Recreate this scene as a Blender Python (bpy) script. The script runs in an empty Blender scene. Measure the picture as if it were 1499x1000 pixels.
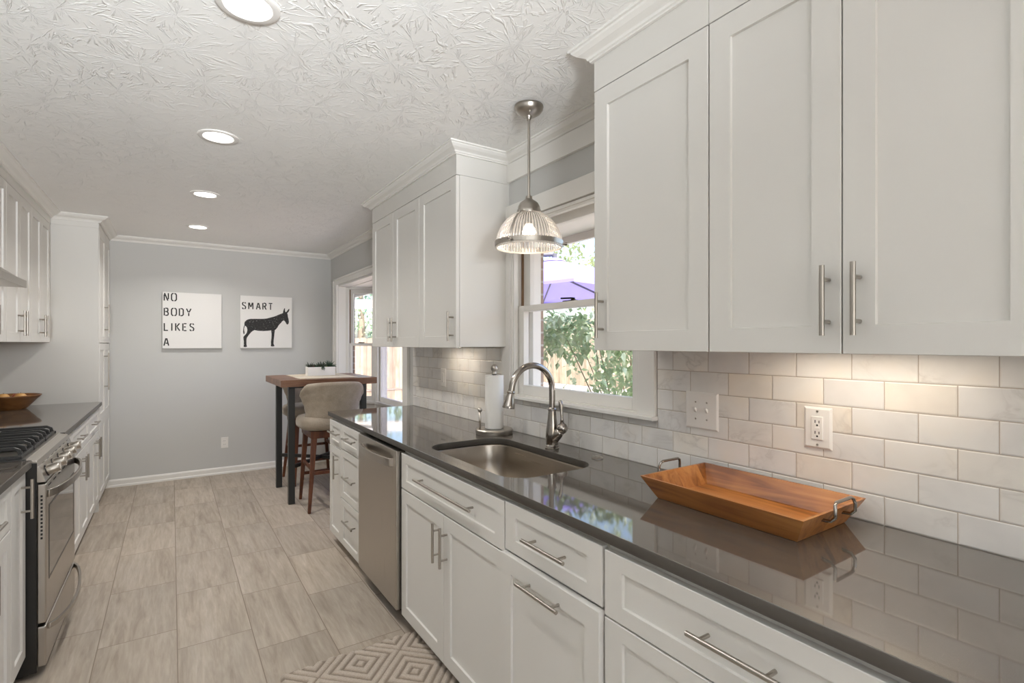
import bpy, bmesh, math, random
from mathutils import Vector, Matrix
random.seed(7)
D = bpy.data
SC = bpy.context.scene
COL = SC.collection
R = math.radians
PI = math.pi

# ------------------------------------------------------------------ camera, sky, sun, exposure
YAW = R(33.6); CY, SY = math.cos(YAW), math.sin(YAW)
cam = D.objects.new('camera', D.cameras.new('camera'))
COL.objects.link(cam)
cam.location = (0, 0, 1.397)
cam.rotation_euler = (R(90), 0, -YAW)
cam.data.sensor_width = 36.0
cam.data.lens = 750.0 / 1499.0 * 36.0
cam.data.shift_y = 3.0 / 1499.0
cam.data.clip_start = 0.05
SC.camera = cam
SC.view_settings.view_transform = 'Standard'
SC.view_settings.look = 'None'
SC.view_settings.gamma = 1.0
SC.view_settings.use_curve_mapping = False
SC.view_settings.exposure = 0.0

world = D.worlds.new('sky'); SC.world = world
world.use_nodes = True
wn = world.node_tree
wn.nodes.clear()
sky = wn.nodes.new('ShaderNodeTexSky'); sky.sky_type = 'NISHITA'
sky.sun_disc = False
sky.sun_elevation = R(58); sky.sun_rotation = R(190)
sky.air_density = 1.0; sky.dust_density = 3.0; sky.ozone_density = 0.6
bg = wn.nodes.new('ShaderNodeBackground'); bg.inputs['Strength'].default_value = 0.62
wo = wn.nodes.new('ShaderNodeOutputWorld')
wn.links.new(sky.outputs[0], bg.inputs[0]); wn.links.new(bg.outputs[0], wo.inputs[0])

def light(name, kind, loc, energy, color=(1, 1, 1), size=0.1, rot=(0, 0, 0), size_y=None, spread=None, parent=None):
    ld = D.lights.new(name, kind); ld.energy = energy; ld.color = color
    if kind == 'AREA':
        ld.shape = 'RECTANGLE' if size_y else 'DISK'
        ld.size = size
        if size_y: ld.size_y = size_y
        if spread: ld.spread = spread
    elif kind in ('POINT', 'SPOT'):
        ld.shadow_soft_size = size
    lo = D.objects.new(name, ld); COL.objects.link(lo)
    lo.location = loc; lo.rotation_euler = rot
    if parent:
        lo.parent = parent
        lo.location = Vector(loc) - WL[parent.name]
    return lo
sun = light('sun_light', 'SUN', (0, 0, 10), 11.0, (1.0, 0.95, 0.87))
sun.rotation_euler = Vector((0.22, 0.62, -0.85)).to_track_quat('-Z', 'Y').to_euler()
sun.data.angle = R(0.6)
# added fill light, set in the invented opening behind the camera
light('rear_fill_light', 'AREA', (0.25, -2.45, 1.15), 8.0, (0.98, 0.985, 1.0), 2.0, (R(150), 0, 0), 1.9)
# added uplight behind the camera, standing in for a ceiling-bounced flash
light('ceiling_fill_light', 'AREA', (-0.20, -1.50, 1.62), 48.0, (0.92, 0.965, 1.0), 0.4, (R(180 - 64), 0, 0), 0.4, R(70))

CAN_W = 7.5          # each recessed ceiling lamp, watts
SC.cycles.max_bounces = 10
SC.cycles.diffuse_bounces = 6
SC.cycles.glossy_bounces = 5
SC.cycles.transparent_max_bounces = 24
SC.cycles.transmission_bounces = 8
SC.cycles.sample_clamp_indirect = 4.0
SC.cycles.caustics_reflective = False
SC.cycles.caustics_refractive = False

# ------------------------------------------------------------------ helpers
WL = {}
class MB:
    """collects shapes in world coordinates and links them as ONE mesh object"""
    def __init__(s): s.bm = bmesh.new(); s.mi = 0
    def f(s, vs):
        try:
            fc = s.bm.faces.new(vs); fc.material_index = s.mi
            return fc
        except ValueError: return None
    def v(s, p): return s.bm.verts.new(p)
    def box(s, x0, y0, z0, x1, y1, z1):
        x0, x1 = min(x0, x1), max(x0, x1); y0, y1 = min(y0, y1), max(y0, y1); z0, z1 = min(z0, z1), max(z0, z1)
        p = [s.v(q) for q in ((x0, y0, z0), (x1, y0, z0), (x1, y1, z0), (x0, y1, z0), (x0, y0, z1), (x1, y0, z1), (x1, y1, z1), (x0, y1, z1))]
        for a in ((0, 3, 2, 1), (4, 5, 6, 7), (0, 1, 5, 4), (1, 2, 6, 5), (2, 3, 7, 6), (3, 0, 4, 7)): s.f([p[i] for i in a])
        return s
    def loft(s, rings, cap0=True, cap1=True, closed=True):
        rows = [[s.v(p) for p in r] for r in rings]
        n = len(rows[0])
        for a, b in zip(rows, rows[1:]):
            for i in range(n if closed else n - 1):
                j = (i + 1) % n
                s.f([a[i], a[j], b[j], b[i]])
        if cap0 and closed: s.f(rows[0][::-1])
        if cap1 and closed: s.f(rows[-1])
        return s
    def lathe(s, c, prof, n=32, axis='Z', cap=True):
        rings = []
        for (r, h) in prof:
            ring = []
            for i in range(n):
                a = 2 * PI * i / n
                if axis == 'Z': q = (c[0] + r * math.cos(a), c[1] + r * math.sin(a), c[2] + h)
                elif axis == 'X': q = (c[0] + h, c[1] + r * math.cos(a), c[2] + r * math.sin(a))
                else: q = (c[0] + r * math.sin(a), c[1] + h, c[2] + r * math.cos(a))
                ring.append(q)
            rings.append(ring)
        return s.loft(rings, cap, cap)
    def tube(s, pts, r, n=10, cap=True):
        pts = [Vector(p) for p in pts]
        rs = r if isinstance(r, (list, tuple)) else [r] * len(pts)
        rings = []; nrm = None
        for i, p in enumerate(pts):
            t = (pts[min(i + 1, len(pts) - 1)] - pts[max(i - 1, 0)]).normalized()
            if nrm is None:
                nrm = t.orthogonal().normalized()
            else:
                nrm = (nrm - t * nrm.dot(t)).normalized()
            b = t.cross(nrm)
            rings.append([p + (nrm * math.cos(2 * PI * k / n) + b * math.sin(2 * PI * k / n)) * rs[i] for k in range(n)])
        return s.loft(rings, cap, cap)
    def bar(s, a, b, w, h, up=(0, 0, 1)):
        a, b = Vector(a), Vector(b); t = (b - a).normalized(); up = Vector(up)
        sd = t.cross(up).normalized(); u2 = sd.cross(t).normalized()
        def ring(p, w_, h_): return [p + sd * (sx * w_ / 2) + u2 * (sz * h_ / 2) for sx, sz in ((-1, -1), (1, -1), (1, 1), (-1, 1))]
        w0, w1 = w if isinstance(w, tuple) else (w, w); h0, h1 = h if isinstance(h, tuple) else (h, h)
        return s.loft([ring(a, w0, h0), ring(b, w1, h1)])
    def ribbon(s, pts, w, h, up=(0, 0, 1)):
        """rectangular bar swept along a polyline; w sideways, h along up"""
        pts = [Vector(p) for p in pts]; up = Vector(up); rings = []
        for i, p in enumerate(pts):
            t = (pts[min(i + 1, len(pts) - 1)] - pts[max(i - 1, 0)]).normalized()
            sd = t.cross(up).normalized(); u2 = sd.cross(t).normalized()
            rings.append([p + sd * (sx * w / 2) + u2 * (sz * h / 2) for sx, sz in ((-1, -1), (1, -1), (1, 1), (-1, 1))])
        return s.loft(rings)
    def ball(s, c, r, n=16, m=10, sc=(1, 1, 1)):
        rings = []
        for j in range(1, m):
            a = PI * j / m
            rings.append([(c[0] + sc[0] * r * math.sin(a) * math.cos(2 * PI * i / n), c[1] + sc[1] * r * math.sin(a) * math.sin(2 * PI * i / n), c[2] - sc[2] * r * math.cos(a)) for i in range(n)])
        return s.loft(rings)
    def prism(s, pts, vec):
        vec = Vector(vec); a = [Vector(p) for p in pts]
        return s.loft([a, [p + vec for p in a]])
    def shaker(s, xf, sg, y0, y1, z0, z1, fr=0.058, dep=0.008, th=0.02, fz=None):
        """shaker door facing sg*X with a recessed flat panel"""
        fz = fz or fr
        def rect(x, a, b, c, d): return [s.v(q) for q in ((x, a, c), (x, b, c), (x, b, d), (x, a, d))]
        bk = rect(xf - sg * th, y0, y1, z0, z1); e = 0.0015
        o0 = rect(xf - sg * e, y0, y1, z0, z1)
        o = rect(xf, y0 + e, y1 - e, z0 + e, z1 - e)
        i0 = rect(xf, y0 + fr, y1 - fr, z0 + fz, z1 - fz)
        i1 = rect(xf - sg * dep, y0 + fr + 0.0015, y1 - fr - 0.0015, z0 + fz + 0.0015, z1 - fz - 0.0015)
        seq = [bk, o0, o, i0, i1]
        for a, b in zip(seq, seq[1:]):
            for i in range(4):
                j = (i + 1) % 4
                q = [a[i], a[j], b[j], b[i]]
                s.f(q if sg > 0 else q[::-1])
        s.f(i1 if sg > 0 else i1[::-1]); s.f(bk[::-1] if sg > 0 else bk)
        return s
    def pull(s, xf, sg, y, z, L, ax, so=0.033, r=0.0058, ins=0.031):
        """bar pull: a round bar on two posts"""
        x = xf + sg * so
        if ax == 'z':
            s.tube([(x, y, z - L / 2), (x, y, z + L / 2)], r, 12)
            for k in (-1, 1): s.tube([(xf, y, z + k * (L / 2 - ins)), (x, y, z + k * (L / 2 - ins))], r * 0.8, 8)
        else:
            s.tube([(x, y - L / 2, z), (x, y + L / 2, z)], r, 12)
            for k in (-1, 1): s.tube([(xf, y + k * (L / 2 - ins), z), (x, y + k * (L / 2 - ins), z)], r * 0.8, 8)
        return s
    def build(s, name, mat, parent=None, smooth=False, bevel=0, seg=2, base=None, normals=True, subsurf=0):
        if normals: bmesh.ops.recalc_face_normals(s.bm, faces=s.bm.faces[:])
        me = D.meshes.new(name)
        off = WL[parent.name] if parent else Vector(base if base else (0, 0, 0))
        for v in s.bm.verts: v.co -= off
        s.bm.to_mesh(me); s.bm.free()
        for m in (mat if isinstance(mat, (list, tuple)) else [mat]): me.materials.append(m)
        if smooth:
            for p in me.polygons: p.use_smooth = True
            if smooth != 'all':
                try: me.set_sharp_from_angle(angle=R(38))
                except Exception: pass
        o = D.objects.new(name, me); COL.objects.link(o)
        if parent: o.parent = parent
        else: o.location = off
        WL[o.name] = off.copy()
        if bevel:
            b = o.modifiers.new('edge', 'BEVEL'); b.width = bevel; b.segments = seg; b.limit_method = 'ANGLE'; b.angle_limit = R(40)
        if subsurf:
            b = o.modifiers.new('smooth', 'SUBSURF'); b.levels = subsurf; b.render_levels = subsurf
        return o

def tag(o, label, cat, group=None, kind=None):
    o['label'] = label; o['category'] = cat
    if group: o['group'] = group
    if kind: o['kind'] = kind
    return o
def thing(name, label, cat, loc, group=None):
    o = D.objects.new(name, None); COL.objects.link(o); o.location = loc
    o.empty_display_size = 0.1
    WL[o.name] = Vector(loc)
    return tag(o, label, cat, group)
def struct(o):
    o['kind'] = 'structure'; return o
def struct_empty(name, loc=(0, 0, 0)):
    o = D.objects.new(name, None); COL.objects.link(o); o.location = loc; WL[o.name] = Vector(loc)
    return struct(o)
def dup(root, loc, label=None, group=None, rotz=None):
    r = root.copy(); COL.objects.link(r); r.location = loc; WL[r.name] = Vector(loc)
    if rotz is not None: r.rotation_euler[2] = rotz
    if label: r['label'] = label
    if group: r['group'] = group
    for ch in list(root.children):
        c = ch.copy(); COL.objects.link(c); c.parent = r
        for g in list(ch.children):
            d = g.copy(); COL.objects.link(d); d.parent = c
    return r

# ------------------------------------------------------------------ materials
def new_mat(name):
    m = D.materials.new(name); m.use_nodes = True
    nt = m.node_tree; b = nt.nodes['Principled BSDF']
    return m, nt, b
def N(nt, t, **kw):
    n = nt.nodes.new(t)
    for k, v in kw.items(): setattr(n, k, v)
    return n
def L(nt, a, b): nt.links.new(a, b)
def math_n(nt, op, a, b=None, c=None):
    n = N(nt, 'ShaderNodeMath', operation=op)
    for i, x in enumerate((a, b, c)):
        if x is None: continue
        if isinstance(x, (int, float)): n.inputs[i].default_value = x
        else: L(nt, x, n.inputs[i])
    return n.outputs[0]
def ramp(nt, fac, stops, interp='LINEAR'):
    n = N(nt, 'ShaderNodeValToRGB'); n.color_ramp.interpolation = interp
    e = n.color_ramp.elements
    while len(e) < len(stops): e.new(0.5)
    for k, (p, c) in zip(e, stops):
        k.position = p; k.color = (*c, 1) if len(c) == 3 else c
    L(nt, fac, n.inputs[0]); return n.outputs[0]
def mixc(nt, fac, a, b, mode='MIX'):
    n = N(nt, 'ShaderNodeMix', data_type='RGBA', blend_type=mode)
    if isinstance(fac, (int, float)): n.inputs[0].default_value = fac
    else: L(nt, fac, n.inputs[0])
    for i, x in ((6, a), (7, b)):
        if isinstance(x, tuple): n.inputs[i].default_value = (*x, 1) if len(x) == 3 else x
        else: L(nt, x, n.inputs[i])
    return n.outputs[2]
def bump(nt, h, strength, dist, bsdf):
    n = N(nt, 'ShaderNodeBump'); n.inputs['Strength'].default_value = strength; n.inputs['Distance'].default_value = dist
    L(nt, h, n.inputs['Height']); L(nt, n.outputs[0], bsdf.inputs['Normal']); return n
def coords(nt): return N(nt, 'ShaderNodeTexCoord').outputs['Object']
def mapped(nt, vec, scale=(1, 1, 1), loc=(0, 0, 0), rot=(0, 0, 0)):
    m = N(nt, 'ShaderNodeMapping'); m.inputs['Scale'].default_value = scale; m.inputs['Location'].default_value = loc; m.inputs['Rotation'].default_value = rot
    L(nt, vec, m.inputs[0]); return m.outputs[0]
def noise(nt, vec, scale, detail=3, rough=0.5, dist=0.0):
    n = N(nt, 'ShaderNodeTexNoise'); n.inputs['Scale'].default_value = scale; n.inputs['Detail'].default_value = detail
    n.inputs['Roughness'].default_value = rough; n.inputs['Distortion'].default_value = dist
    L(nt, vec, n.inputs['Vector']); return n.outputs['Fac']
def plain(name, col, rough=0.5, metal=0.0, spec=0.5, var=0.0, vscale=30, bmp=0.0, bscale=200):
    m, nt, b = new_mat(name)
    b.inputs['Base Color'].default_value = (*col, 1); b.inputs['Roughness'].default_value = rough
    b.inputs['Metallic'].default_value = metal; b.inputs['Specular IOR Level'].default_value = spec
    if var:
        f = noise(nt, coords(nt), vscale, 3)
        L(nt, mixc(nt, f, tuple(c * (1 - var) for c in col), tuple(min(1, c * (1 + var)) for c in col)), b.inputs['Base Color'])
    if bmp:
        bump(nt, noise(nt, coords(nt), bscale, 2), bmp, 0.002, b)
    return m
def emit(name, col, strength):
    m, nt, b = new_mat(name)
    b.inputs['Base Color'].default_value = (0.9, 0.9, 0.9, 1)
    b.inputs['Emission Color'].default_value = (*col, 1); b.inputs['Emission Strength'].default_value = strength
    return m
def brushed(name, col, rough, axis=2, scale=400):
    m, nt, b = new_mat(name)
    b.inputs['Metallic'].default_value = 1.0
    sc = [scale, scale, scale]; sc[axis] = 3
    f = noise(nt, mapped(nt, coords(nt), tuple(sc)), 1.0, 2)
    L(nt, mixc(nt, f, tuple(c * 0.9 for c in col), col), b.inputs['Base Color'])
    L(nt, math_n(nt, 'MULTIPLY_ADD', f, 0.12, rough - 0.06), b.inputs['Roughness'])
    return m

CAB = plain('white_cabinet_paint', (0.69, 0.675, 0.64), 0.38, var=0.015, vscale=3)
TRIM = plain('white_trim_paint', (0.80, 0.785, 0.75), 0.42)
WALLP = plain('gray_wall_paint', (0.56, 0.56, 0.545), 0.7, var=0.02, vscale=2, bmp=0.06, bscale=300)
STEEL = brushed('brushed_nickel', (0.46, 0.425, 0.38), 0.30)
STAIN = brushed('stainless_appliance', (0.50, 0.465, 0.42), 0.30, axis=2, scale=500)
CHROME = plain('polished_nickel', (0.36, 0.33, 0.30), 0.16, 1.0)
SINKM = brushed('stainless_sink', (0.44, 0.385, 0.32), 0.30, axis=1, scale=300)
BLACK = plain('black_enamel', (0.012, 0.011, 0.010), 0.3)
IRON = plain('black_cast_iron', (0.015, 0.014, 0.013), 0.42, bmp=0.3, bscale=400)
BLKMET = plain('black_metal', (0.018, 0.019, 0.018), 0.4)
PLASTIC = plain('white_plastic', (0.82, 0.80, 0.77), 0.3)
DARKHOLE = plain('dark_slot', (0.01, 0.01, 0.01), 0.6)
PAPER = plain('paper_towel', (0.86, 0.84, 0.80), 0.9, bmp=0.4, bscale=250)
DGLASS = plain('dark_oven_glass', (0.05, 0.042, 0.035), 0.05, spec=0.9)
BULB = emit('lamp_lens', (1.0, 0.97, 0.92), 14.0)
PUCK = emit('warm_lens', (1.0, 0.90, 0.76), 10.0)
FILAMENT = emit('warm_bulb', (1.0, 0.80, 0.58), 7.0)

def mat_ceiling():
    m, nt, b = new_mat('stomped_ceiling')
    b.inputs['Base Color'].default_value = (0.90, 0.895, 0.875, 1); b.inputs['Roughness'].default_value = 0.85
    co = coords(nt)
    hs = []
    for k, (sc, off) in enumerate(((4.2, 0.0), (5.3, 3.7))):
        vec = mapped(nt, co, (1, 1, 0), (off, off * 0.7, 0))
        vo = N(nt, 'ShaderNodeTexVoronoi'); vo.inputs['Scale'].default_value = sc; vo.inputs['Randomness'].default_value = 1.0
        L(nt, vec, vo.inputs['Vector'])
        sub = N(nt, 'ShaderNodeVectorMath', operation='SUBTRACT'); L(nt, vec, sub.inputs[0]); L(nt, vo.outputs['Position'], sub.inputs[1])
        sp = N(nt, 'ShaderNodeSeparateXYZ'); L(nt, sub.outputs[0], sp.inputs[0])
        ang = math_n(nt, 'ARCTAN2', sp.outputs[1], sp.outputs[0])
        ln = N(nt, 'ShaderNodeVectorMath', operation='LENGTH'); L(nt, sub.outputs[0], ln.inputs[0])
        cb = N(nt, 'ShaderNodeCombineXYZ')
        L(nt, math_n(nt, 'COSINE', ang), cb.inputs[0]); L(nt, math_n(nt, 'SINE', ang), cb.inputs[1])
        L(nt, math_n(nt, 'MULTIPLY_ADD', ln.outputs['Value'], 5.0, 0.0), cb.inputs[2])
        sc2 = N(nt, 'ShaderNodeVectorMath', operation='MULTIPLY'); L(nt, cb.outputs[0], sc2.inputs[0]); sc2.inputs[1].default_value = (5.0, 5.0, 2.2)
        ad = N(nt, 'ShaderNodeVectorMath', operation='ADD'); L(nt, sc2.outputs[0], ad.inputs[0])
        mm = N(nt, 'ShaderNodeVectorMath', operation='MULTIPLY'); L(nt, vo.outputs['Position'], mm.inputs[0]); mm.inputs[1].default_value = (31, 17, 0); L(nt, mm.outputs[0], ad.inputs[1])
        nf = noise(nt, ad.outputs[0], 1.0, 2, 0.6)
        hs.append(ramp(nt, nf, [(0.56, (0, 0, 0)), (0.62, (1, 1, 1)), (0.66, (0.15, 0.15, 0.15))]))
    fine = noise(nt, co, 90, 3)
    mask = ramp(nt, noise(nt, co, 1.3, 2), [(0.33, (0.35, 0.35, 0.35)), (0.62, (1, 1, 1))])
    h = mixc(nt, 1.0, hs[0], hs[1], 'LIGHTEN')
    h = mixc(nt, 1.0, h, mask, 'MULTIPLY')
    h = mixc(nt, 0.12, h, fine)
    bump(nt, h, 0.62, 0.006, b)
    return m
CEIL = mat_ceiling()

def mat_floor():
    m, nt, b = new_mat('stone_look_floor_tile')
    co = coords(nt); sp = N(nt, 'ShaderNodeSeparateXYZ'); L(nt, co, sp.inputs[0])
    W_, H_ = 0.305, 0.61
    u = math_n(nt, 'MULTIPLY_ADD', sp.outputs[0], 1 / W_, -0.022 / W_)
    ci = math_n(nt, 'FLOOR', u); fu = math_n(nt, 'FRACT', u)
    v0 = math_n(nt, 'MULTIPLY_ADD', sp.outputs[1], 1 / H_, -2.792 / H_)
    v = math_n(nt, 'MULTIPLY_ADD', ci, 0.3333, v0)
    ri = math_n(nt, 'FLOOR', v); fv = math_n(nt, 'FRACT', v)
    def edge(fr, w): return math_n(nt, 'LESS_THAN', math_n(nt, 'MINIMUM', fr, math_n(nt, 'SUBTRACT', 1.0, fr)), w)
    grout = math_n(nt, 'MAXIMUM', edge(fu, 0.0019 / W_), edge(fv, 0.0019 / H_))
    cid = N(nt, 'ShaderNodeCombineXYZ'); L(nt, ci, cid.inputs[0]); L(nt, ri, cid.inputs[1])
    wnz = N(nt, 'ShaderNodeTexWhiteNoise', noise_dimensions='3D'); L(nt, cid.outputs[0], wnz.inputs['Vector'])
    mul = N(nt, 'ShaderNodeVectorMath', operation='SCALE'); L(nt, wnz.outputs['Color'], mul.inputs[0]); mul.inputs['Scale'].default_value = 40
    add = N(nt, 'ShaderNodeVectorMath', operation='ADD'); L(nt, co, add.inputs[0]); L(nt, mul.outputs[0], add.inputs[1])
    st = mapped(nt, add.outputs[0], (16, 1.5, 1))
    n1 = noise(nt, st, 1.0, 6, 0.62, 0.9)
    n2 = noise(nt, mapped(nt, add.outputs[0], (60, 6, 1)), 1.0, 4, 0.6, 0.5)
    n3 = noise(nt, mapped(nt, add.outputs[0], (5, 2, 1)), 1.0, 2)
    base = ramp(nt, n1, [(0.28, (0.315, 0.26, 0.205)), (0.47, (0.435, 0.372, 0.304)), (0.62, (0.475, 0.413, 0.345)), (0.80, (0.56, 0.50, 0.43))])
    fleck = ramp(nt, n2, [(0.35, (0.82, 0.81, 0.79)), (0.6, (1, 1, 1)), (0.74, (1.12, 1.12, 1.12))])
    c = mixc(nt, 0.8, base, fleck, 'MULTIPLY')
    c = mixc(nt, 0.7, c, ramp(nt, n3, [(0.3, (0.88, 0.88, 0.88)), (0.7, (1.08, 1.07, 1.06))]), 'MULTIPLY')
    tint = math_n(nt, 'MULTIPLY_ADD', wnz.outputs['Value'], 0.14, 0.87)
    tc = N(nt, 'ShaderNodeCombineColor')
    for i in range(3): L(nt, tint, tc.inputs[i])
    c = mixc(nt, 1.0, c, tc.outputs[0], 'MULTIPLY')
    c = mixc(nt, grout, c, (0.20, 0.155, 0.115))
    L(nt, c, b.inputs['Base Color'])
    b.inputs['Roughness'].default_value = 0.46; b.inputs['Specular IOR Level'].default_value = 0.35
    hh = math_n(nt, 'MULTIPLY_ADD', grout, -1.0, math_n(nt, 'MULTIPLY', n2, 0.18))
    bump(nt, hh, 0.35, 0.002, b)
    return m
FLOORM = mat_floor()

def mat_marble():
    m, nt, b = new_mat('marble_subway_tile')
    co = coords(nt); sp = N(nt, 'ShaderNodeSeparateXYZ'); L(nt, co, sp.inputs[0])
    W_, H_ = 0.1525, 0.0765
    v = math_n(nt, 'MULTIPLY_ADD', sp.outputs[2], 1 / H_, -0.914 / H_)
    ri = math_n(nt, 'FLOOR', v); fv = math_n(nt, 'FRACT', v)
    odd = math_n(nt, 'MODULO', ri, 2.0)
    u = math_n(nt, 'ADD', math_n(nt, 'MULTIPLY_ADD', sp.outputs[1], 1 / W_, -0.433 / W_), math_n(nt, 'MULTIPLY', odd, 0.488))
    ci = math_n(nt, 'FLOOR', u); fu = math_n(nt, 'FRACT', u)
    def dist(fr, s): return math_n(nt, 'MULTIPLY', math_n(nt, 'MINIMUM', fr, math_n(nt, 'SUBTRACT', 1.0, fr)), s)
    d = math_n(nt, 'MINIMUM', dist(fu, W_), dist(fv, H_))
    grout = math_n(nt, 'LESS_THAN', d, 0.0011)
    cid = N(nt, 'ShaderNodeCombineXYZ'); L(nt, ci, cid.inputs[0]); L(nt, ri, cid.inputs[1])
    wnz = N(nt, 'ShaderNodeTexWhiteNoise', noise_dimensions='3D'); L(nt, cid.outputs[0], wnz.inputs['Vector'])
    mul = N(nt, 'ShaderNodeVectorMath', operation='SCALE'); L(nt, wnz.outputs['Color'], mul.inputs[0]); mul.inputs['Scale'].default_value = 25
    add = N(nt, 'ShaderNodeVectorMath', operation='ADD'); L(nt, co, add.inputs[0]); L(nt, mul.outputs[0], add.inputs[1])
    n1 = noise(nt, mapped(nt, add.outputs[0], (1, 7, 10), rot=(0.7, 0, 0)), 1.0, 4, 0.55, 0.8)
    vein = math_n(nt, 'ABSOLUTE', math_n(nt, 'SUBTRACT', n1, 0.5))
    n2 = noise(nt, add.outputs[0], 6, 3)
    base = ramp(nt, n2, [(0.3, (0.72, 0.705, 0.685)), (0.52, (0.80, 0.785, 0.76)), (0.75, (0.83, 0.785, 0.72))])
    vm = ramp(nt, vein, [(0.0, (0.80, 0.79, 0.78)), (0.025, (0.92, 0.92, 0.92)), (0.09, (1, 1, 1))])
    sel = ramp(nt, noise(nt, add.outputs[0], 4, 1), [(0.50, (0, 0, 0)), (0.66, (1, 1, 1))])
    c = mixc(nt, sel, base, mixc(nt, 1.0, base, vm, 'MULTIPLY'))
    warm = ramp(nt, wnz.outputs['Value'], [(0.0, (0.93, 0.93, 0.94)), (0.5, (1, 1, 1)), (0.85, (1.0, 0.985, 0.96)), (1.0, (1.0, 0.95, 0.88))])
    c = mixc(nt, 1.0, c, warm, 'MULTIPLY')
    c = mixc(nt, grout, c, (0.46, 0.40, 0.34))
    L(nt, c, b.inputs['Base Color'])
    L(nt, math_n(nt, 'MULTIPLY_ADD', grout, 0.5, 0.30), b.inputs['Roughness'])
    hh = N(nt, 'ShaderNodeMapRange'); hh.inputs[1].default_value = 0.0; hh.inputs[2].default_value = 0.004; L(nt, d, hh.inputs[0])
    bump(nt, hh.outputs[0], 0.5, 0.0025, b)
    return m
MARBLE = mat_marble()

def mat_quartz():
    m, nt, b = new_mat('gray_quartz')
    co = coords(nt)
    n1 = noise(nt, co, 420, 2, 0.6)
    n2 = noise(nt, co, 1100, 1)
    c = ramp(nt, n1, [(0.30, (0.076, 0.065, 0.054)), (0.5, (0.092, 0.078, 0.065)), (0.72, (0.11, 0.094, 0.079))])
    c = mixc(nt, ramp(nt, n2, [(0.66, (0, 0, 0)), (0.74, (0.3, 0.3, 0.3))]), c, (0.17, 0.15, 0.13))
    L(nt, c, b.inputs['Base Color'])
    b.inputs['Roughness'].default_value = 0.05; b.inputs['IOR'].default_value = 2.3
    return m
QUARTZ = mat_quartz()
QEDGE = plain('shaded_quartz_edge', (0.062, 0.054, 0.045), 0.35, spec=0.35)  # same stone as the top, edge shade put into a darker colour

def mat_wood(name, dark, mid, lite, rough=0.4, grain=(2, 40, 40), plank=None, axis=0):
    m, nt, b = new_mat(name)
    co = coords(nt)
    vec = co
    if plank:
        sp = N(nt, 'ShaderNodeSeparateXYZ'); L(nt, co, sp.inputs[0])
        pi_ = math_n(nt, 'FLOOR', math_n(nt, 'DIVIDE', sp.outputs[axis], plank))
        wnz = N(nt, 'ShaderNodeTexWhiteNoise', noise_dimensions='1D'); L(nt, pi_, wnz.inputs['W'])
        sc = N(nt, 'ShaderNodeVectorMath', operation='SCALE'); L(nt, wnz.outputs['Color'], sc.inputs[0]); sc.inputs['Scale'].default_value = 9
        ad = N(nt, 'ShaderNodeVectorMath', operation='ADD'); L(nt, co, ad.inputs[0]); L(nt, sc.outputs[0], ad.inputs[1]); vec = ad.outputs[0]
    f = noise(nt, mapped(nt, vec, grain), 1.0, 5, 0.55, 1.0)
    f2 = noise(nt, vec, 5, 2)
    f = math_n(nt, 'MULTIPLY_ADD', f2, 0.5, math_n(nt, 'MULTIPLY_ADD', f, 0.9, -0.2))
    c = ramp(nt, f, [(0.28, dark), (0.5, mid), (0.74, lite)])
    if plank:
        t = ramp(nt, wnz.outputs['Value'], [(0, (0.78, 0.76, 0.74)), (1, (1.12, 1.12, 1.12))])
        c = mixc(nt, 1.0, c, t, 'MULTIPLY')
    L(nt, c, b.inputs['Base Color']); b.inputs['Roughness'].default_value = rough
    return m
TRAYW = mat_wood('acacia_wood', (0.20, 0.062, 0.013), (0.44, 0.17, 0.042), (0.60, 0.28, 0.085), 0.36, (30, 2.0, 26), plank=0.11, axis=0)
TABLEW = mat_wood('walnut_table_top', (0.10, 0.042, 0.020), (0.19, 0.085, 0.043), (0.30, 0.16, 0.09), 0.38, (2.0, 34, 34), plank=0.14, axis=1)
LEGW = mat_wood('dark_walnut_leg', (0.05, 0.015, 0.006), (0.11, 0.034, 0.013), (0.17, 0.06, 0.024), 0.4, (30, 30, 2))
BOWLW = mat_wood('bowl_wood', (0.09, 0.032, 0.009), (0.20, 0.08, 0.022), (0.32, 0.15, 0.05), 0.35, (8, 8, 50))
BROWNTRK = plain('brown_track', (0.20, 0.115, 0.06), 0.55)
FENCEW = mat_wood('cedar_fence', (0.34, 0.275, 0.18), (0.48, 0.41, 0.29), (0.58, 0.51, 0.38), 0.85, (6, 6, 1.2), plank=0.14, axis=1)
FENCEX = mat_wood('cedar_fence_weathered', (0.27, 0.20, 0.15), (0.37, 0.29, 0.235), (0.45, 0.365, 0.305), 0.85, (6, 6, 1.2), plank=0.14, axis=0)
BEAMW = plain('painted_beam', (0.85, 0.75, 0.70), 0.7)

def mat_velvet():
    m, nt, b = new_mat('taupe_velvet')
    co = coords(nt)
    f = noise(nt, co, 9, 4, 0.6); f2 = noise(nt, co, 160, 2)
    c = ramp(nt, f, [(0.3, (0.25, 0.205, 0.155)), (0.7, (0.36, 0.305, 0.24))])
    c = mixc(nt, 0.25, c, ramp(nt, f2, [(0.3, (0.5, 0.5, 0.5)), (0.7, (1.3, 1.3, 1.3))]), 'MULTIPLY')
    L(nt, c, b.inputs['Base Color']); b.inputs['Roughness'].default_value = 0.85
    b.inputs['Sheen Weight'].default_value = 0.5; b.inputs['Sheen Roughness'].default_value = 0.4
    b.inputs['Sheen Tint'].default_value = (0.9, 0.85, 0.78, 1)
    bump(nt, f2, 0.15, 0.002, b)
    return m
VELVET = mat_velvet()

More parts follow.
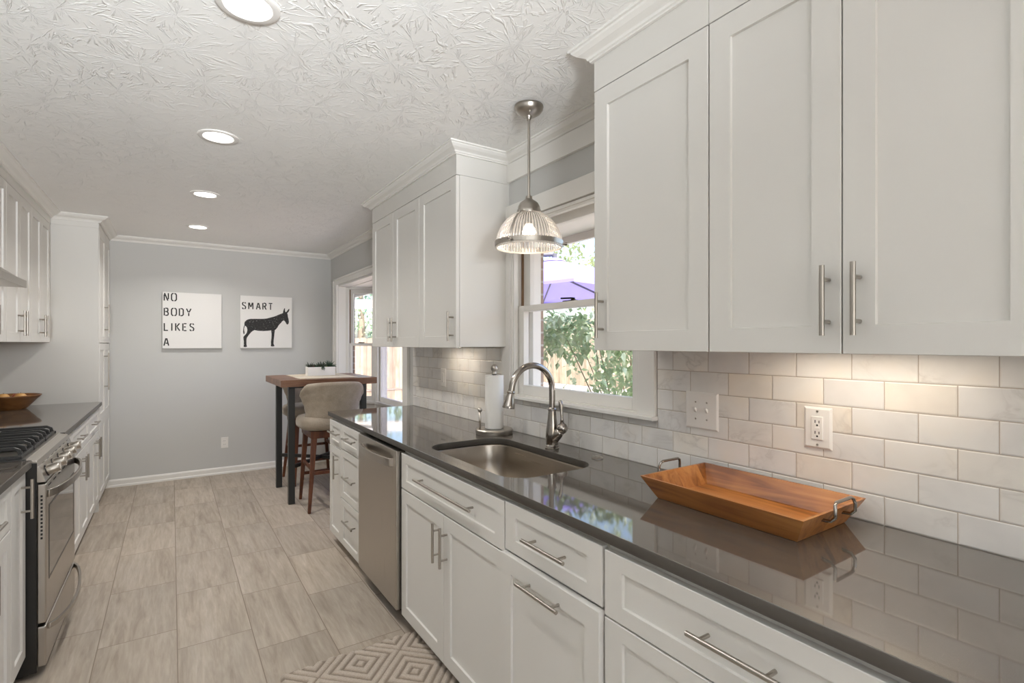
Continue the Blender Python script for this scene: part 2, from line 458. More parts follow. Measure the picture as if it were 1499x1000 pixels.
def mat_glass(name='window_glass', tint=(1, 1, 1)):
    m = D.materials.new(name); m.use_nodes = True; nt = m.node_tree; nt.nodes.clear()
    o = N(nt, 'ShaderNodeOutputMaterial'); mx = N(nt, 'ShaderNodeMixShader'); t = N(nt, 'ShaderNodeBsdfTransparent'); g = N(nt, 'ShaderNodeBsdfGlossy')
    t.inputs[0].default_value = (*tint, 1); g.inputs['Roughness'].default_value = 0.02
    lw = N(nt, 'ShaderNodeLayerWeight'); lw.inputs[0].default_value = 0.5
    L(nt, math_n(nt, 'MULTIPLY_ADD', math_n(nt, 'POWER', lw.outputs['Facing'], 5.0), 0.9, 0.03), mx.inputs[0]); L(nt, t.outputs[0], mx.inputs[1]); L(nt, g.outputs[0], mx.inputs[2]); L(nt, mx.outputs[0], o.inputs[0])
    return m
GLASS = mat_glass()

def mat_shade(name, white):
    m = D.materials.new(name); m.use_nodes = True; nt = m.node_tree; nt.nodes.clear()
    o = N(nt, 'ShaderNodeOutputMaterial')
    t = N(nt, 'ShaderNodeBsdfTransparent'); t.inputs[0].default_value = (0.86, 0.85, 0.84, 1)
    tl = N(nt, 'ShaderNodeBsdfTranslucent'); tl.inputs[0].default_value = (0.9, 0.88, 0.86, 1)
    g = N(nt, 'ShaderNodeBsdfGlossy'); g.inputs['Roughness'].default_value = 0.06; g.inputs[0].default_value = (0.95, 0.95, 0.95, 1)
    lw = N(nt, 'ShaderNodeLayerWeight'); lw.inputs[0].default_value = 0.55
    m1 = N(nt, 'ShaderNodeMixShader'); m1.inputs[0].default_value = white
    L(nt, t.outputs[0], m1.inputs[1]); L(nt, tl.outputs[0], m1.inputs[2])
    m2 = N(nt, 'ShaderNodeMixShader'); L(nt, math_n(nt, 'MULTIPLY_ADD', lw.outputs['Facing'], 0.55, 0.10), m2.inputs[0])
    L(nt, m1.outputs[0], m2.inputs[1]); L(nt, g.outputs[0], m2.inputs[2]); L(nt, m2.outputs[0], o.inputs[0])
    return m
SHADE = mat_shade('prismatic_glass_ridge', 0.62)
SHADE2 = mat_shade('prismatic_glass_groove', 0.10)

def mat_brick():
    m, nt, b = new_mat('red_brick')
    co = coords(nt)
    sp = N(nt, 'ShaderNodeSeparateXYZ'); L(nt, co, sp.inputs[0])
    cb = N(nt, 'ShaderNodeCombineXYZ'); L(nt, math_n(nt, 'ADD', sp.outputs[0], sp.outputs[1]), cb.inputs[0]); L(nt, sp.outputs[2], cb.inputs[1])
    br = N(nt, 'ShaderNodeTexBrick'); L(nt, cb.outputs[0], br.inputs['Vector'])
    br.inputs['Color1'].default_value = (0.27, 0.20, 0.165, 1); br.inputs['Color2'].default_value = (0.36, 0.27, 0.215, 1); br.inputs['Mortar'].default_value = (0.45, 0.42, 0.39, 1)
    br.inputs['Scale'].default_value = 1.0; br.inputs['Brick Width'].default_value = 0.215; br.inputs['Row Height'].default_value = 0.073; br.inputs['Mortar Size'].default_value = 0.006
    c = mixc(nt, 0.4, br.outputs['Color'], ramp(nt, noise(nt, co, 40, 3), [(0.3, (0.7, 0.7, 0.7)), (0.7, (1.3, 1.3, 1.3))]), 'MULTIPLY')
    L(nt, c, b.inputs['Base Color']); b.inputs['Roughness'].default_value = 0.9
    bump(nt, math_n(nt, 'MULTIPLY', br.outputs['Fac'], -1.0), 0.6, 0.006, b)
    return m
BRICK = mat_brick()

def mat_leaf(name, a, b_, trans=0.35):
    m = D.materials.new(name); m.use_nodes = True; nt = m.node_tree; nt.nodes.clear()
    o = N(nt, 'ShaderNodeOutputMaterial')
    f = noise(nt, coords(nt), 7, 2)
    c = ramp(nt, f, [(0.3, a), (0.7, b_)])
    d = N(nt, 'ShaderNodeBsdfDiffuse'); t = N(nt, 'ShaderNodeBsdfTranslucent'); g = N(nt, 'ShaderNodeBsdfGlossy'); g.inputs['Roughness'].default_value = 0.4
    L(nt, c, d.inputs[0]); L(nt, c, t.inputs[0])
    mx = N(nt, 'ShaderNodeMixShader'); mx.inputs[0].default_value = trans
    L(nt, d.outputs[0], mx.inputs[1]); L(nt, t.outputs[0], mx.inputs[2])
    m2 = N(nt, 'ShaderNodeMixShader'); m2.inputs[0].default_value = 0.16
    L(nt, mx.outputs[0], m2.inputs[1]); L(nt, g.outputs[0], m2.inputs[2]); L(nt, m2.outputs[0], o.inputs[0])
    return m
LEAF1 = mat_leaf('light_leaf', (0.26, 0.42, 0.19), (0.56, 0.68, 0.42))
LEAF2 = mat_leaf('blue_green_leaf', (0.10, 0.21, 0.13), (0.22, 0.36, 0.24))
LEAF3 = mat_leaf('yellow_green_leaf', (0.24, 0.34, 0.10), (0.46, 0.52, 0.24))
UMBM = mat_leaf('violet_canvas', (0.29, 0.25, 0.80), (0.31, 0.27, 0.84), 0.30)

# ------------------------------------------------------------------ the room shell
XW, XL, YB, YF, ZC = 1.585, -1.14, 6.29, -2.5, 2.446
WY0, WY1, WZ0, WZ1 = 1.425, 2.380, 1.105, 2.068          # kitchen window opening
BY0, BY1, BZ = 3.96, 5.96, 2.065                          # bay opening
wr = MB()
for a in ((XW, YF, 0, 1.70, WY0, ZC), (XW, WY0, 0, 1.70, WY1, WZ0), (XW, WY0, WZ1, 1.70, WY1, ZC), (XW, WY1, 0, 1.70, BY0, ZC), (XW, BY0, BZ, 1.70, BY1, ZC), (XW, BY1, 0, 1.70, YB, ZC)): wr.box(*a)
struct(wr.build('wall_right', WALLP))
wb = MB(); wb.box(XL - 0.12, YB, 0, 1.70, YB + 0.12, ZC); struct(wb.build('wall_back', WALLP))
wl = MB(); wl.box(XL - 0.12, YF, 0, XL, YB, ZC); struct(wl.build('wall_left', WALLP))
wf = MB()
for a in ((XL - 0.12, YF - 0.12, 0, -0.8, YF, ZC), (1.3, YF - 0.12, 0, 1.70, YF, ZC), (-0.8, YF - 0.12, 2.1, 1.3, YF, ZC)): wf.box(*a)  # wide opening made up to admit fill light from behind the camera
struct(wf.build('wall_front', WALLP))
ce = MB(); ce.box(XL - 0.12, YF - 0.12, ZC, 1.70, YB + 0.12, ZC + 0.12); struct(ce.build('ceiling', CEIL))
BA, BB, BC, BD = (1.66, 5.96), (1.93, 5.69), (1.93, 4.23), (1.66, 3.96)    # bay plan, room side
fl = MB(); fl.box(XL - 0.12, YF - 0.12, -0.1, 1.60, YB + 0.12, 0)
fl.prism([(1.60, BY0, -0.1), (BD[0], BD[1], -0.1), (BC[0], BC[1], -0.1), (BB[0], BB[1], -0.1), (BA[0], BA[1], -0.1), (1.60, BY1, -0.1)], (0, 0, 0.1))
struct(fl.build('floor', FLOORM))
# brick veneer outside
bk = MB()
for a in ((1.70, YF, -0.4, 1.79, 1.40, 2.6), (1.70, 1.40, -0.4, 1.79, 2.365, 1.06), (1.70, 1.40, 2.09, 1.79, 2.365, 2.6), (1.70, 2.365, -0.4, 1.79, 3.86, 2.6), (1.70, 3.86, 2.25, 1.79, 6.02, 2.6), (1.70, 6.02, -0.4, 1.79, 6.6, 2.6)): bk.box(*a)
struct(bk.build('wall_exterior', BRICK))
ev = MB(); ev.box(1.79, YF, 2.15, 2.32, 8.0, 2.18); ev.box(2.32, YF, 2.10, 2.35, 8.0, 2.36)
EAVE = struct(ev.build('eave_soffit', TRIM))
vv = MB()
for k in range(4):
    vv.box(1.98, 1.55 + k * 0.55, 2.146, 2.08, 1.95 + k * 0.55, 2.151)
vv.build('soffit_vent', plain('gray_vent', (0.35, 0.35, 0.35), 0.7), EAVE)
rf = MB(); rf.box(XL - 0.3, YF - 0.3, 2.6, 2.35, 8.0, 2.7); struct(rf.build('roof', plain('roof_shingle', (0.2, 0.19, 0.18), 0.9)))

# backsplash tile
ts = MB(); TX = 1.575
ts.box(TX, -0.6, 0.914, XW, 1.347, 1.3765); ts.box(TX, 1.347, 0.914, XW, 2.4595, 1.097); ts.box(TX, 2.4595, 0.914, XW, 3.772, 1.3765)
struct(ts.build('wall_tile_backsplash', MARBLE))

# baseboards
def sweep(mb, path, prof, closed=False):
    """sweep a (out, z) profile along a plan path; out is to the left of travel"""
    n = len(path); rings = []
    for i, p in enumerate(path):
        p = Vector(p)
        d0 = (p - Vector(path[i - 1])).normalized() if i > 0 else None
        d1 = (Vector(path[i + 1]) - p).normalized() if i < n - 1 else None
        d0 = d0 or d1; d1 = d1 or d0
        n0 = Vector((-d0.y, d0.x)); n1 = Vector((-d1.y, d1.x))
        k = 1 + n0.dot(n1)
        off = (n0 + n1) / k if k > 1e-6 else n0
        rings.append([(p.x + off.x * o, p.y + off.y * o, z) for o, z in prof])
    mb.loft(rings)
BP = [(0, 0), (0.016, 0), (0.016, 0.016), (0.011, 0.024), (0.011, 0.060), (0.006, 0.072), (0, 0.075)]
bb = MB(); sweep(bb, [(XW, YB - 0.012), (XW, YB), (-0.555, YB)], BP); struct(bb.build('baseboard_back', TRIM))
# crown moulding all the way round
CP = [(0, 2.396), (0.010, 2.396), (0.010, 2.402), (0.016, 2.404), (0.019, 2.411), (0.024, 2.414), (0.042, 2.421), (0.055, 2.431), (0.058, 2.437), (0.066, 2.438), (0.066, ZC), (0, ZC)]
UF, LF = 1.25, -0.80
cr = MB()
sweep(cr, [(UF, -0.6), (UF, 1.357), (XW, 1.357), (XW, 2.412), (UF, 2.412), (UF, 3.775), (XW, 3.775), (XW, YB), (-0.50, YB), (-0.50, 5.43), (LF, 5.43), (LF, 2.7)], CP)
struct(cr.build('trim_1', TRIM))
fz = MB(); fz.box(1.567, 1.357, 2.297, XW, 2.412, 2.398); struct(fz.build('trim_2', TRIM, bevel=0.002))

# ------------------------------------------------------------------ kitchen window
w1 = struct_empty('window_1', (1.60, 1.9, 1.1))
c1 = MB()
CX = 1.560
c1.box(CX, 1.352, 1.113, XW, 1.433, 2.162); c1.box(CX, 2.372, 1.113, XW, 2.456, 2.162); c1.box(CX, 1.433, 2.070, XW, 2.372, 2.162)
struct(c1.build('window_casing', TRIM, w1, bevel=0.002))
c1 = MB(); c1.box(1.540, 1.345, 1.097, XW, 2.459, 1.113); struct(c1.build('window_sill', TRIM, w1, bevel=0.003))
c1 = MB()      # jambs, head and stops
c1.box(XW, WY0, 1.105, 1.70, 1.437, 2.068); c1.box(XW, 2.368, 1.105, 1.70, WY1, 2.068); c1.box(XW, 1.437, 2.056, 1.70, 2.368, 2.068); c1.box(XW, 1.437, 1.105, 1.70, 2.368, 1.118)
c1.box(CX + 0.006, 2.356, 1.113, 1.606, 2.372, 2.07); c1.box(CX + 0.012, 2.346, 1.113, 1.600, 2.357, 2.06)
c1.box(CX + 0.006, 1.433, 1.113, 1.606, 1.449, 2.07)
c1.box(CX + 0.006, 1.449, 2.048, 1.606, 2.356, 2.064); c1.box(CX + 0.014, 1.449, 2.036, 1.600, 2.346, 2.050)
c1.box(1.69, 2.33, 1.09, 1.745, 2.368, 2.075); c1.box(1.69, 1.43, 2.02, 1.745, 2.33, 2.075); c1.box(1.69, 1.43, 1.06, 1.80, 2.368, 1.105)
struct(c1.build('window_frame', TRIM, w1, bevel=0.0015))
c1 = MB(); c1.box(1.636, 2.360, 1.60, 1.650, 2.369, 2.056); struct(c1.build('sash_track', BROWNTRK, w1))
def sash(name, x0, x1, y0, y1, z0, z1, st, rt, rb, par):
    s = MB(); s.box(x0, y0, z0, x1, y0 + st, z1); s.box(x0, y1 - st, z0, x1, y1, z1); s.box(x0, y0 + st, z1 - rt, x1, y1 - st, z1); s.box(x0, y0 + st, z0, x1, y1 - st, z0 + rb)
    s = struct(s.build(name, TRIM, par, bevel=0.002))
    g = MB(); xm = (x0 + x1) / 2; g.box(xm - 0.002, y0 + st, z0 + rb, xm + 0.002, y1 - st, z1 - rt)
    struct(g.build('window_pane', GLASS, s)); return s
WL['lower_sash'] = Vector((1.6, 1.9, 1.1))
ls = sash('lower_sash', 1.606, 1.640, 1.449, 2.360, 1.118, 1.604, 0.058, 0.031, 0.052, w1)
us = sash('upper_sash', 1.648, 1.682, 1.440, 2.366, 1.574, 2.056, 0.066, 0.045, 0.031, w1)
c1 = MB()      # sash lock
c1.lathe((1.622, 1.905, 1.604), [(0.014, 0), (0.014, 0.006), (0.009, 0.010), (0.009, 0.016)], 16)
c1.box(1.612, 1.885, 1.6045, 1.634, 1.975, 1.609); c1.bar((1.622, 1.91, 1.618), (1.618, 1.99, 1.622), 0.012, 0.008)
struct(c1.build('window_lock', plain('bronze_lock', (0.03, 0.025, 0.02), 0.35, 0.8), w1))

# ------------------------------------------------------------------ bay window
w2 = struct_empty('window_2', (1.66, 4.96, 0.0))
c2 = MB(); c2.box(CX, BY1, 0, XW, BY1 + 0.13, 2.132); c2.box(CX, BY0 - 0.10, 0, XW, BY0, 2.132); c2.box(CX, BY0, BZ, XW, BY1, 2.132)
c2.box(1.5525, BY1 + 0.10, 0, XW, BY1 + 0.13, 2.132); c2.box(1.5525, BY0 - 0.10, 2.112, XW, BY1 + 0.13, 2.132)
struct(c2.build('window_casing', TRIM, w2, bevel=0.002))
c2 = MB()      # bay soffit
c2.box(XW + 0.001, BY0, 2.045, 1.699, BY1, 2.064); c2.prism([(1.7005, 3.9, 2.04), (2.03, 4.19, 2.04), (2.03, 5.73, 2.04), (1.7005, 6.02, 2.04)], (0, 0, 0.20))
struct(c2.build('bay_soffit', TRIM, w2))
def in_frame(mb, p0, p1, u0, u1, z0, z1, n0, n1):
    """box in the frame of a bay wall p0->p1: u along it, n outward"""
    p0, p1 = Vector(p0), Vector(p1); d = (p1 - p0).normalized(); nn = Vector((-d.y, d.x))
    if nn.x < 0: nn = -nn
    q = [p0 + d * u + nn * n for u, n in ((u0, n0), (u1, n0), (u1, n1), (u0, n1))]
    mb.prism([(a.x, a.y, z0) for a in q], (0, 0, z1 - z0))
def bay_unit(p0, p1, hung):
    ln = (Vector(p1) - Vector(p0)).length; zs, zh = 0.745, 2.04
    m = MB(); in_frame(m, p0, p1, 0, ln, 0, zs - 0.03, 0, 0.10); struct(m.build('bay_apron', TRIM, w2))
    m = MB(); in_frame(m, p0, p1, 0, ln, zs - 0.03, zs, -0.02, 0.12); struct(m.build('window_sill', TRIM, w2, bevel=0.003))
    m = MB()
    j = 0.030
    for a in ((0, j, zs, zh), (ln - j, ln, zs, zh)): in_frame(m, p0, p1, a[0], a[1], a[2], a[3], 0, 0.12)
    in_frame(m, p0, p1, j, ln - j, zh - 0.02, zh, 0, 0.12)
    for a in ((j, j + 0.012), (ln - j - 0.012, ln - j)): in_frame(m, p0, p1, a[0], a[1], zs, zh - 0.02, 0.0, 0.02)
    struct(m.build('window_frame', TRIM, w2, bevel=0.0015))
    if hung:
        m = MB(); in_frame(m, p0, p1, j, j + 0.006, 1.38, zh - 0.02, 0.045, 0.06); struct(m.build('sash_track', BROWNTRK, w2))
    spans = ((zs + 0.001, 1.40, 0.022, 0.05, 'lower_sash'), (1.372, zh - 0.02, 0.058, 0.086, 'upper_sash')) if hung else ((zs + 0.001, zh - 0.02, 0.03, 0.06, 'fixed_sash'),)
    for z0, z1, n0, n1, nm in spans:
        m = MB(); a, b, st = j + 0.002, ln - j - 0.002, 0.036
        in_frame(m, p0, p1, a, a + st, z0, z1, n0, n1); in_frame(m, p0, p1, b - st, b, z0, z1, n0, n1)
        in_frame(m, p0, p1, a + st, b - st, z0, z0 + (0.05 if z0 < 1 else 0.03), n0, n1); in_frame(m, p0, p1, a + st, b - st, z1 - (0.045 if z1 > 1.5 else 0.03), z1, n0, n1)
        s = struct(m.build(nm, TRIM, w2, bevel=0.0015))
        g = MB(); nm_ = (n0 + n1) / 2; in_frame(g, p0, p1, a + st, b - st, z0 + 0.03, z1 - 0.03, nm_ - 0.002, nm_ + 0.002)
        struct(g.build('window_pane', GLASS, s))
    if hung:
        m = MB(); in_frame(m, p0, p1, ln / 2 - 0.04, ln / 2 + 0.03, 1.40, 1.412, 0.025, 0.045); struct(m.build('window_lock', D.materials['bronze_lock'], w2))
bay_unit(BA, BB, True); bay_unit(BB, BC, False); bay_unit(BC, BD, True)
m = MB()
for (x, y) in (BB, BC): m.lathe((x + 0.012, y, 0), [(0.030, 0), (0.030, 2.04)], 8)
m.box(XW, BY1 - 0.005, 0, BA[0] + 0.01, BY1 + 0.01, 2.05); m.box(XW, BY0 - 0.01, 0, BD[0] + 0.01, BY0 + 0.005, 2.05)
struct(m.build('bay_post', TRIM, w2))

# ------------------------------------------------------------------ right-hand base cabinets
DF = 0.938                                    # door faces, right run
RBK = 1.565
def handle(par, xf, sg, y, z, Ln, ax, **k):
    return MB().pull(xf, sg, y, z, Ln, ax, **k).build('handle', STEEL, par, smooth=True)
def front(name, par, xf, sg, y0, y1, z0, z1, fr=0.058, fz=None):
    return MB().shaker(xf, sg, y0, y1, z0, z1, fr, fz=fz).build(name, CAB, par)
def carcass(par, x0, x1, y0, y1, z0, z1, toe=None, sg=-1):
    m = MB(); m.box(x0, y0, z0, x1, y1, z1); m.build('body', CAB, par, bevel=0.001)
    if toe is not None:
        m = MB()
        if sg < 0: m.box(x0 + toe, y0, 0.0, x1, y1, z0)
        else: m.box(x0, y0, 0.0, x1 - toe, y1, z0)
        m.build('toe_kick', CAB, par)
G = 0.0015
BB0 = 0.070
def base_r(label, y0, y1, name='base_cabinet', group=None, hollow=False):
    t = thing(name, label, 'cabinet', (1.25, (y0 + y1) / 2, 0), group)
    carcass(t, DF + 0.0215, RBK, y0, y1, BB0, 0.884, 0.05) if not hollow else None
    return t
t = base_r('white base cabinet with three small stacked drawers, at the far end of the gray worktop', 3.055, 3.758)
d = front('drawer', t, DF, -1, 3.472, 3.755, 0.688, 0.862, 0.05, 0.04); handle(d, DF, -1, 3.573, 0.787, 0.21, 'y')
d = front('door', t, DF, -1, 3.472, 3.755, BB0, 0.684, 0.05); handle(d, DF, -1, 3.53, 0.565, 0.158, 'z')
for z0, z1, zh in ((0.703, 0.862, 0.789), (0.378, 0.697, 0.541), (BB0, 0.372, 0.262)):
    d = front('drawer', t, DF, -1, 3.060, 3.468, z0, z1, 0.055, 0.045); handle(d, DF, -1, 3.225, zh, 0.21, 'y')
t = base_r('white double-door base cabinet under the sink, with one long pull on its false drawer front', 1.459, 2.394, hollow=True)
m = MB(); xa = DF + 0.0215
for q in ((xa, 1.459, BB0, RBK, 1.462, 0.884), (xa, 2.391, BB0, RBK, 2.394, 0.884), (xa, 1.462, BB0, RBK, 2.391, BB0 + 0.018), (RBK - 0.006, 1.462, BB0, RBK, 2.391, 0.884), (xa, 1.462, 0.66, xa + 0.008, 2.391, 0.884), (xa, 1.91, BB0 + 0.018, xa + 0.008, 1.94, 0.66)): m.box(*q)
m.build('body', CAB, t); m = MB(); m.box(xa + 0.05, 1.459, 0, RBK, 2.394, BB0); m.build('toe_kick', CAB, t)
d = front('drawer_front', t, DF, -1, 1.461, 2.391, 0.692, 0.862, 0.06, 0.042); handle(d, DF, -1, 1.905, 0.784, 0.52, 'y')
d = front('door', t, DF, -1, 1.9265, 2.391, BB0, 0.686); handle(d, DF, -1, 1.961, 0.565, 0.163, 'z')
d = front('door', t, DF, -1, 1.461, 1.9235, BB0, 0.686); handle(d, DF, -1, 1.892, 0.565, 0.163, 'z')
t = base_r('white pull-out base cabinet between the sink doors and the wide drawers, with two horizontal pulls', 0.983, 1.457)
d = front('drawer', t, DF, -1, 0.986, 1.454, 0.706, 0.866, 0.06, 0.042); handle(d, DF, -1, 1.209, 0.785, 0.205, 'y')
d = front('pull_out_door', t, DF - 0.013, -1, 0.984, 1.458, BB0, 0.698); handle(d, DF - 0.013, -1, 1.222, 0.647, 0.205, 'y')
t = base_r('white wide drawer cabinet below the wooden tray, nearest on the window side', 0.205, 0.980)
for z0, z1, zh in ((0.692, 0.862, 0.785), (0.38, 0.687, 0.55), (BB0, 0.374, 0.24)):
    d = front('drawer', t, DF, -1, 0.208, 0.977, z0, z1, 0.062, 0.042); handle(d, DF, -1, 0.596, zh, 0.205, 'y')

# dishwasher
t = thing('dishwasher', 'stainless steel dishwasher with a bowed bar handle under the gray worktop', 'dishwasher', (1.25, 2.72, 0))
m = MB(); m.box(0.965, 2.410, 0.10, 1.55, 3.040, 0.872); m.box(1.0, 2.412, 0.0, 1.5, 3.038, 0.10); m.build('body', BLACK, t)
m = MB(); m.box(0.918, 2.409, 0.085, 0.963, 3.018, 0.868); dwd = m.build('door', STAIN, t, bevel=0.004)
m = MB(); pts = []
for i in range(17):
    k = i / 16; y = 2.925 - k * 0.475
    pts.append((0.914 - 0.042 * math.sin(PI * (0.06 + 0.88 * k)) ** 0.7, y, 0.806 + 0.004 * math.sin(PI * k)))
m.ribbon(pts, 0.010, 0.040); m.box(0.900, 2.917, 0.786, 0.919, 2.929, 0.826); m.box(0.900, 2.446, 0.786, 0.919, 2.458, 0.826)
m.build('handle', STAIN, dwd, smooth=True, bevel=0.0015)

# worktop with the sink cut-out
def slab(name, outer, holes, z0, z1, mat, bev=0.002):
    cu = D.curves.new(name, 'CURVE'); cu.dimensions = '2D'; cu.fill_mode = 'BOTH'; cu.extrude = (z1 - z0) / 2 - bev; cu.bevel_depth = bev; cu.bevel_resolution = 1
    cu.offset = -bev
    for ring in [outer] + holes:
        sp = cu.splines.new('POLY'); sp.points.add(len(ring) - 1); sp.use_cyclic_u = True
        for p, q in zip(sp.points, ring): p.co = (q[0], q[1], 0, 1)
    tmp = D.objects.new('tmp', cu); COL.objects.link(tmp)
    bpy.context.view_layer.update()
    me = D.meshes.new_from_object(tmp.evaluated_get(bpy.context.evaluated_depsgraph_get()))
    D.objects.remove(tmp); D.curves.remove(cu)
    for v in me.vertices: v.co.z += (z0 + z1) / 2
    me.materials.clear(); me.materials.append(mat); me.materials.append(QEDGE); me.name = name
    me.update()
    for p in me.polygons: p.material_index = 1 if abs(p.normal.z) < 0.4 else 0
    o = D.objects.new(name, me); COL.objects.link(o); WL[o.name] = Vector((0, 0, 0)); return o
def rrect(x0, y0, x1, y1, r, n=8):
    out = []
    for cx, cy, a0 in ((x1 - r, y1 - r, 0), (x0 + r, y1 - r, 90), (x0 + r, y0 + r, 180), (x1 - r, y0 + r, 270)):
        for i in range(n + 1):
            a = R(a0 + 90 * i / n); out.append((cx + r * math.cos(a), cy + r * math.sin(a)))
    return out
SX0, SX1, SY0, SY1 = 1.000, 1.412, 1.500, 2.250
o = slab('worktop', [(0.929, -0.6), (1.574, -0.6), (1.574, 3.772), (0.929, 3.772)], [rrect(SX0, SY0, SX1, SY1, 0.10)[::-1]], 0.884, 0.914, QUARTZ)
tag(o, 'long polished gray quartz worktop along the window side, cut out for the sink', 'worktop')

# sink
t = thing('kitchen_sink', 'undermount stainless steel single bowl sink under the window', 'sink', (1.21, 1.875, 0.69))
rings = []
for (ins, z, rr) in ((-0.030, 0.882, 0.12), (-0.006, 0.882, 0.105), (-0.004, 0.876, 0.103), (0.004, 0.80, 0.095), (0.012, 0.735, 0.09), (0.030, 0.706, 0.08), (0.060, 0.696, 0.06), (0.17, 0.692, 0.03)):
    rings.append([(x, y, z) for x, y in rrect(SX0 + ins, SY0 + ins, SX1 - ins, SY1 - ins, rr)])
m = MB(); m.loft(rings, False, True); m.build('basin', SINKM, t, smooth='all')
m = MB(); m.lathe((1.24, 1.875, 0.6935), [(0.044, 0), (0.042, 0.003), (0.034, 0.003), (0.030, 0.0005)], 24); m.build('drain', CHROME, t, smooth=True)

# faucet
FX, FY = 1.462, 1.866
t = thing('faucet', 'brushed nickel gooseneck faucet with pull-down spray head behind the sink', 'faucet', (FX, FY, 0.914))
m = MB(); m.lathe((FX, FY, 0.9142), [(0.032, 0), (0.033, 0.004), (0.029, 0.008), (0.031, 0.013), (0.027, 0.018)], 28); m.build('base', CHROME, t, smooth=True)
m = MB(); m.lathe((FX, FY, 0.930), [(0.0265, 0), (0.0285, 0.015), (0.0295, 0.040), (0.0285, 0.065), (0.0245, 0.095), (0.0205, 0.125), (0.0182, 0.150), (0.0178, 0.160)], 28)
m.build('body', CHROME, t, smooth=True)
m = MB(); m.lathe((FX, FY, 1.088), [(0.0185, 0), (0.0215, 0.003), (0.0215, 0.007), (0.018, 0.010), (0.016, 0.014)], 28); m.build('collar', CHROME, t, smooth=True)
m = MB(); pts = [(FX, FY, 1.098), (FX, FY, 1.14), (FX, FY, 1.182)]
for i in range(1, 21):
    a = PI * i / 20 * 0.97; pts.append((FX - 0.1125 + 0.1125 * math.cos(a), FY, 1.186 + 0.1125 * math.sin(a)))
pts.append((pts[-1][0] - 0.003, FY, pts[-1][2] - 0.010))
m.tube(pts, 0.0145, 20); m.build('spout', CHROME, t, smooth=True)
E0 = Vector(pts[-1]); dn = Vector((-0.20, 0, -1)).normalized()
m = MB(); hp = [(0.0, 0.0155), (0.004, 0.0185), (0.008, 0.0185), (0.011, 0.0155), (0.016, 0.0160), (0.035, 0.0195), (0.055, 0.0245), (0.066, 0.0260), (0.072, 0.0270), (0.076, 0.0262), (0.077, 0.018)]
m.tube([E0 + dn * (a - 0.003) for a, r_ in hp], [r_ for a, r_ in hp], 28); m.build('spray_head', CHROME, t, smooth=True)
m = MB(); hb = Vector((FX + 0.012, FY - 0.052, 1.006))
m.tube([(FX, FY - 0.006, 0.945), (FX + 0.003, FY - 0.018, 0.965), (FX + 0.008, FY - 0.034, 0.984), hb], [0.020, 0.0225, 0.0225, 0.020], 20)
m.ball(hb + Vector((0.002, -0.004, 0.006)), 0.0255, 22, 14)
lv = m.build('handle', CHROME, t, smooth='all')
m = MB(); m.tube([hb + Vector((0.002, -0.004, 0.026)), hb + Vector((0.004, 0.000, 0.050)), hb + Vector((0.006, 0.006, 0.080)), hb + Vector((0.006, 0.010, 0.108)), hb + Vector((0.006, 0.013, 0.126)), hb + Vector((0.006, 0.014, 0.132))], [0.010, 0.007, 0.0068, 0.0105, 0.0095, 0.004], 14); m.build('lever', CHROME, lv, smooth='all')
# air gap cap / button
m = MB(); m.lathe((1.492, 1.597, 0.9142), [(0.024, 0), (0.024, 0.004), (0.020, 0.007), (0.012, 0.007), (0.0115, 0.010), (0.0, 0.0105)], 24)
tag(m.build('countertop_button', STEEL, smooth=True, base=(1.492, 1.597, 0.914)), 'small round nickel button set in the worktop right of the faucet', 'button')

# paper towel holder
PX, PY = 1.447, 2.350
t = thing('paper_towel_holder', 'brushed steel paper towel holder with weighted round base, left of the faucet', 'holder', (PX, PY, 0.914))
m = MB(); m.lathe((PX, PY, 0.9142), [(0.098, 0), (0.1, 0.003), (0.1, 0.022), (0.096, 0.027), (0.0, 0.028)], 48); m.build('base', STEEL, t, smooth=True)
m = MB(); m.tube([(PX, PY, 0.94), (PX, PY, 1.252)], 0.008, 12); m.build('post', STEEL, t, smooth=True)
m = MB(); m.lathe((PX, PY, 1.229), [(0.013, 0), (0.013, 0.010), (0.011, 0.012), (0.013, 0.016), (0.011, 0.020)], 20); m.ball((PX, PY, 1.264), 0.0195, 20, 14); m.build('finial', STEEL, t, smooth='all')
m = MB(); ax_, ay_ = PX - 0.082, PY + 0.012; m.tube([(ax_, ay_, 0.94), (ax_, ay_, 1.035)], 0.0065, 12); m.ball((ax_, ay_, 1.044), 0.0125, 16, 12); m.build('tension_rod', STEEL, t, smooth='all')
m = MB(); ring = []
for i in range(40):
    a = 2 * PI * i / 40; k = 0.0525
    ring.append((PX + k * math.cos(a) * (1 - 0.08 * abs(math.sin(2.5 * a + 0.6))), PY + k * math.sin(a) * (1 - 0.08 * abs(math.sin(2.5 * a + 0.6)))))
def core(z): return [(PX + 0.02 * math.cos(2 * PI * i / 40), PY + 0.02 * math.sin(2 * PI * i / 40), z) for i in range(40)]
m.loft([core(0.944), [(x, y, 0.944) for x, y in ring], [(x, y, 1.227) for x, y in ring], core(1.227), core(1.20)], False, False)
tag(m.build('paper_towel_roll', PAPER, smooth=True, base=(PX, PY, 0.944)), 'white paper towel roll standing on the steel holder', 'paper towel')

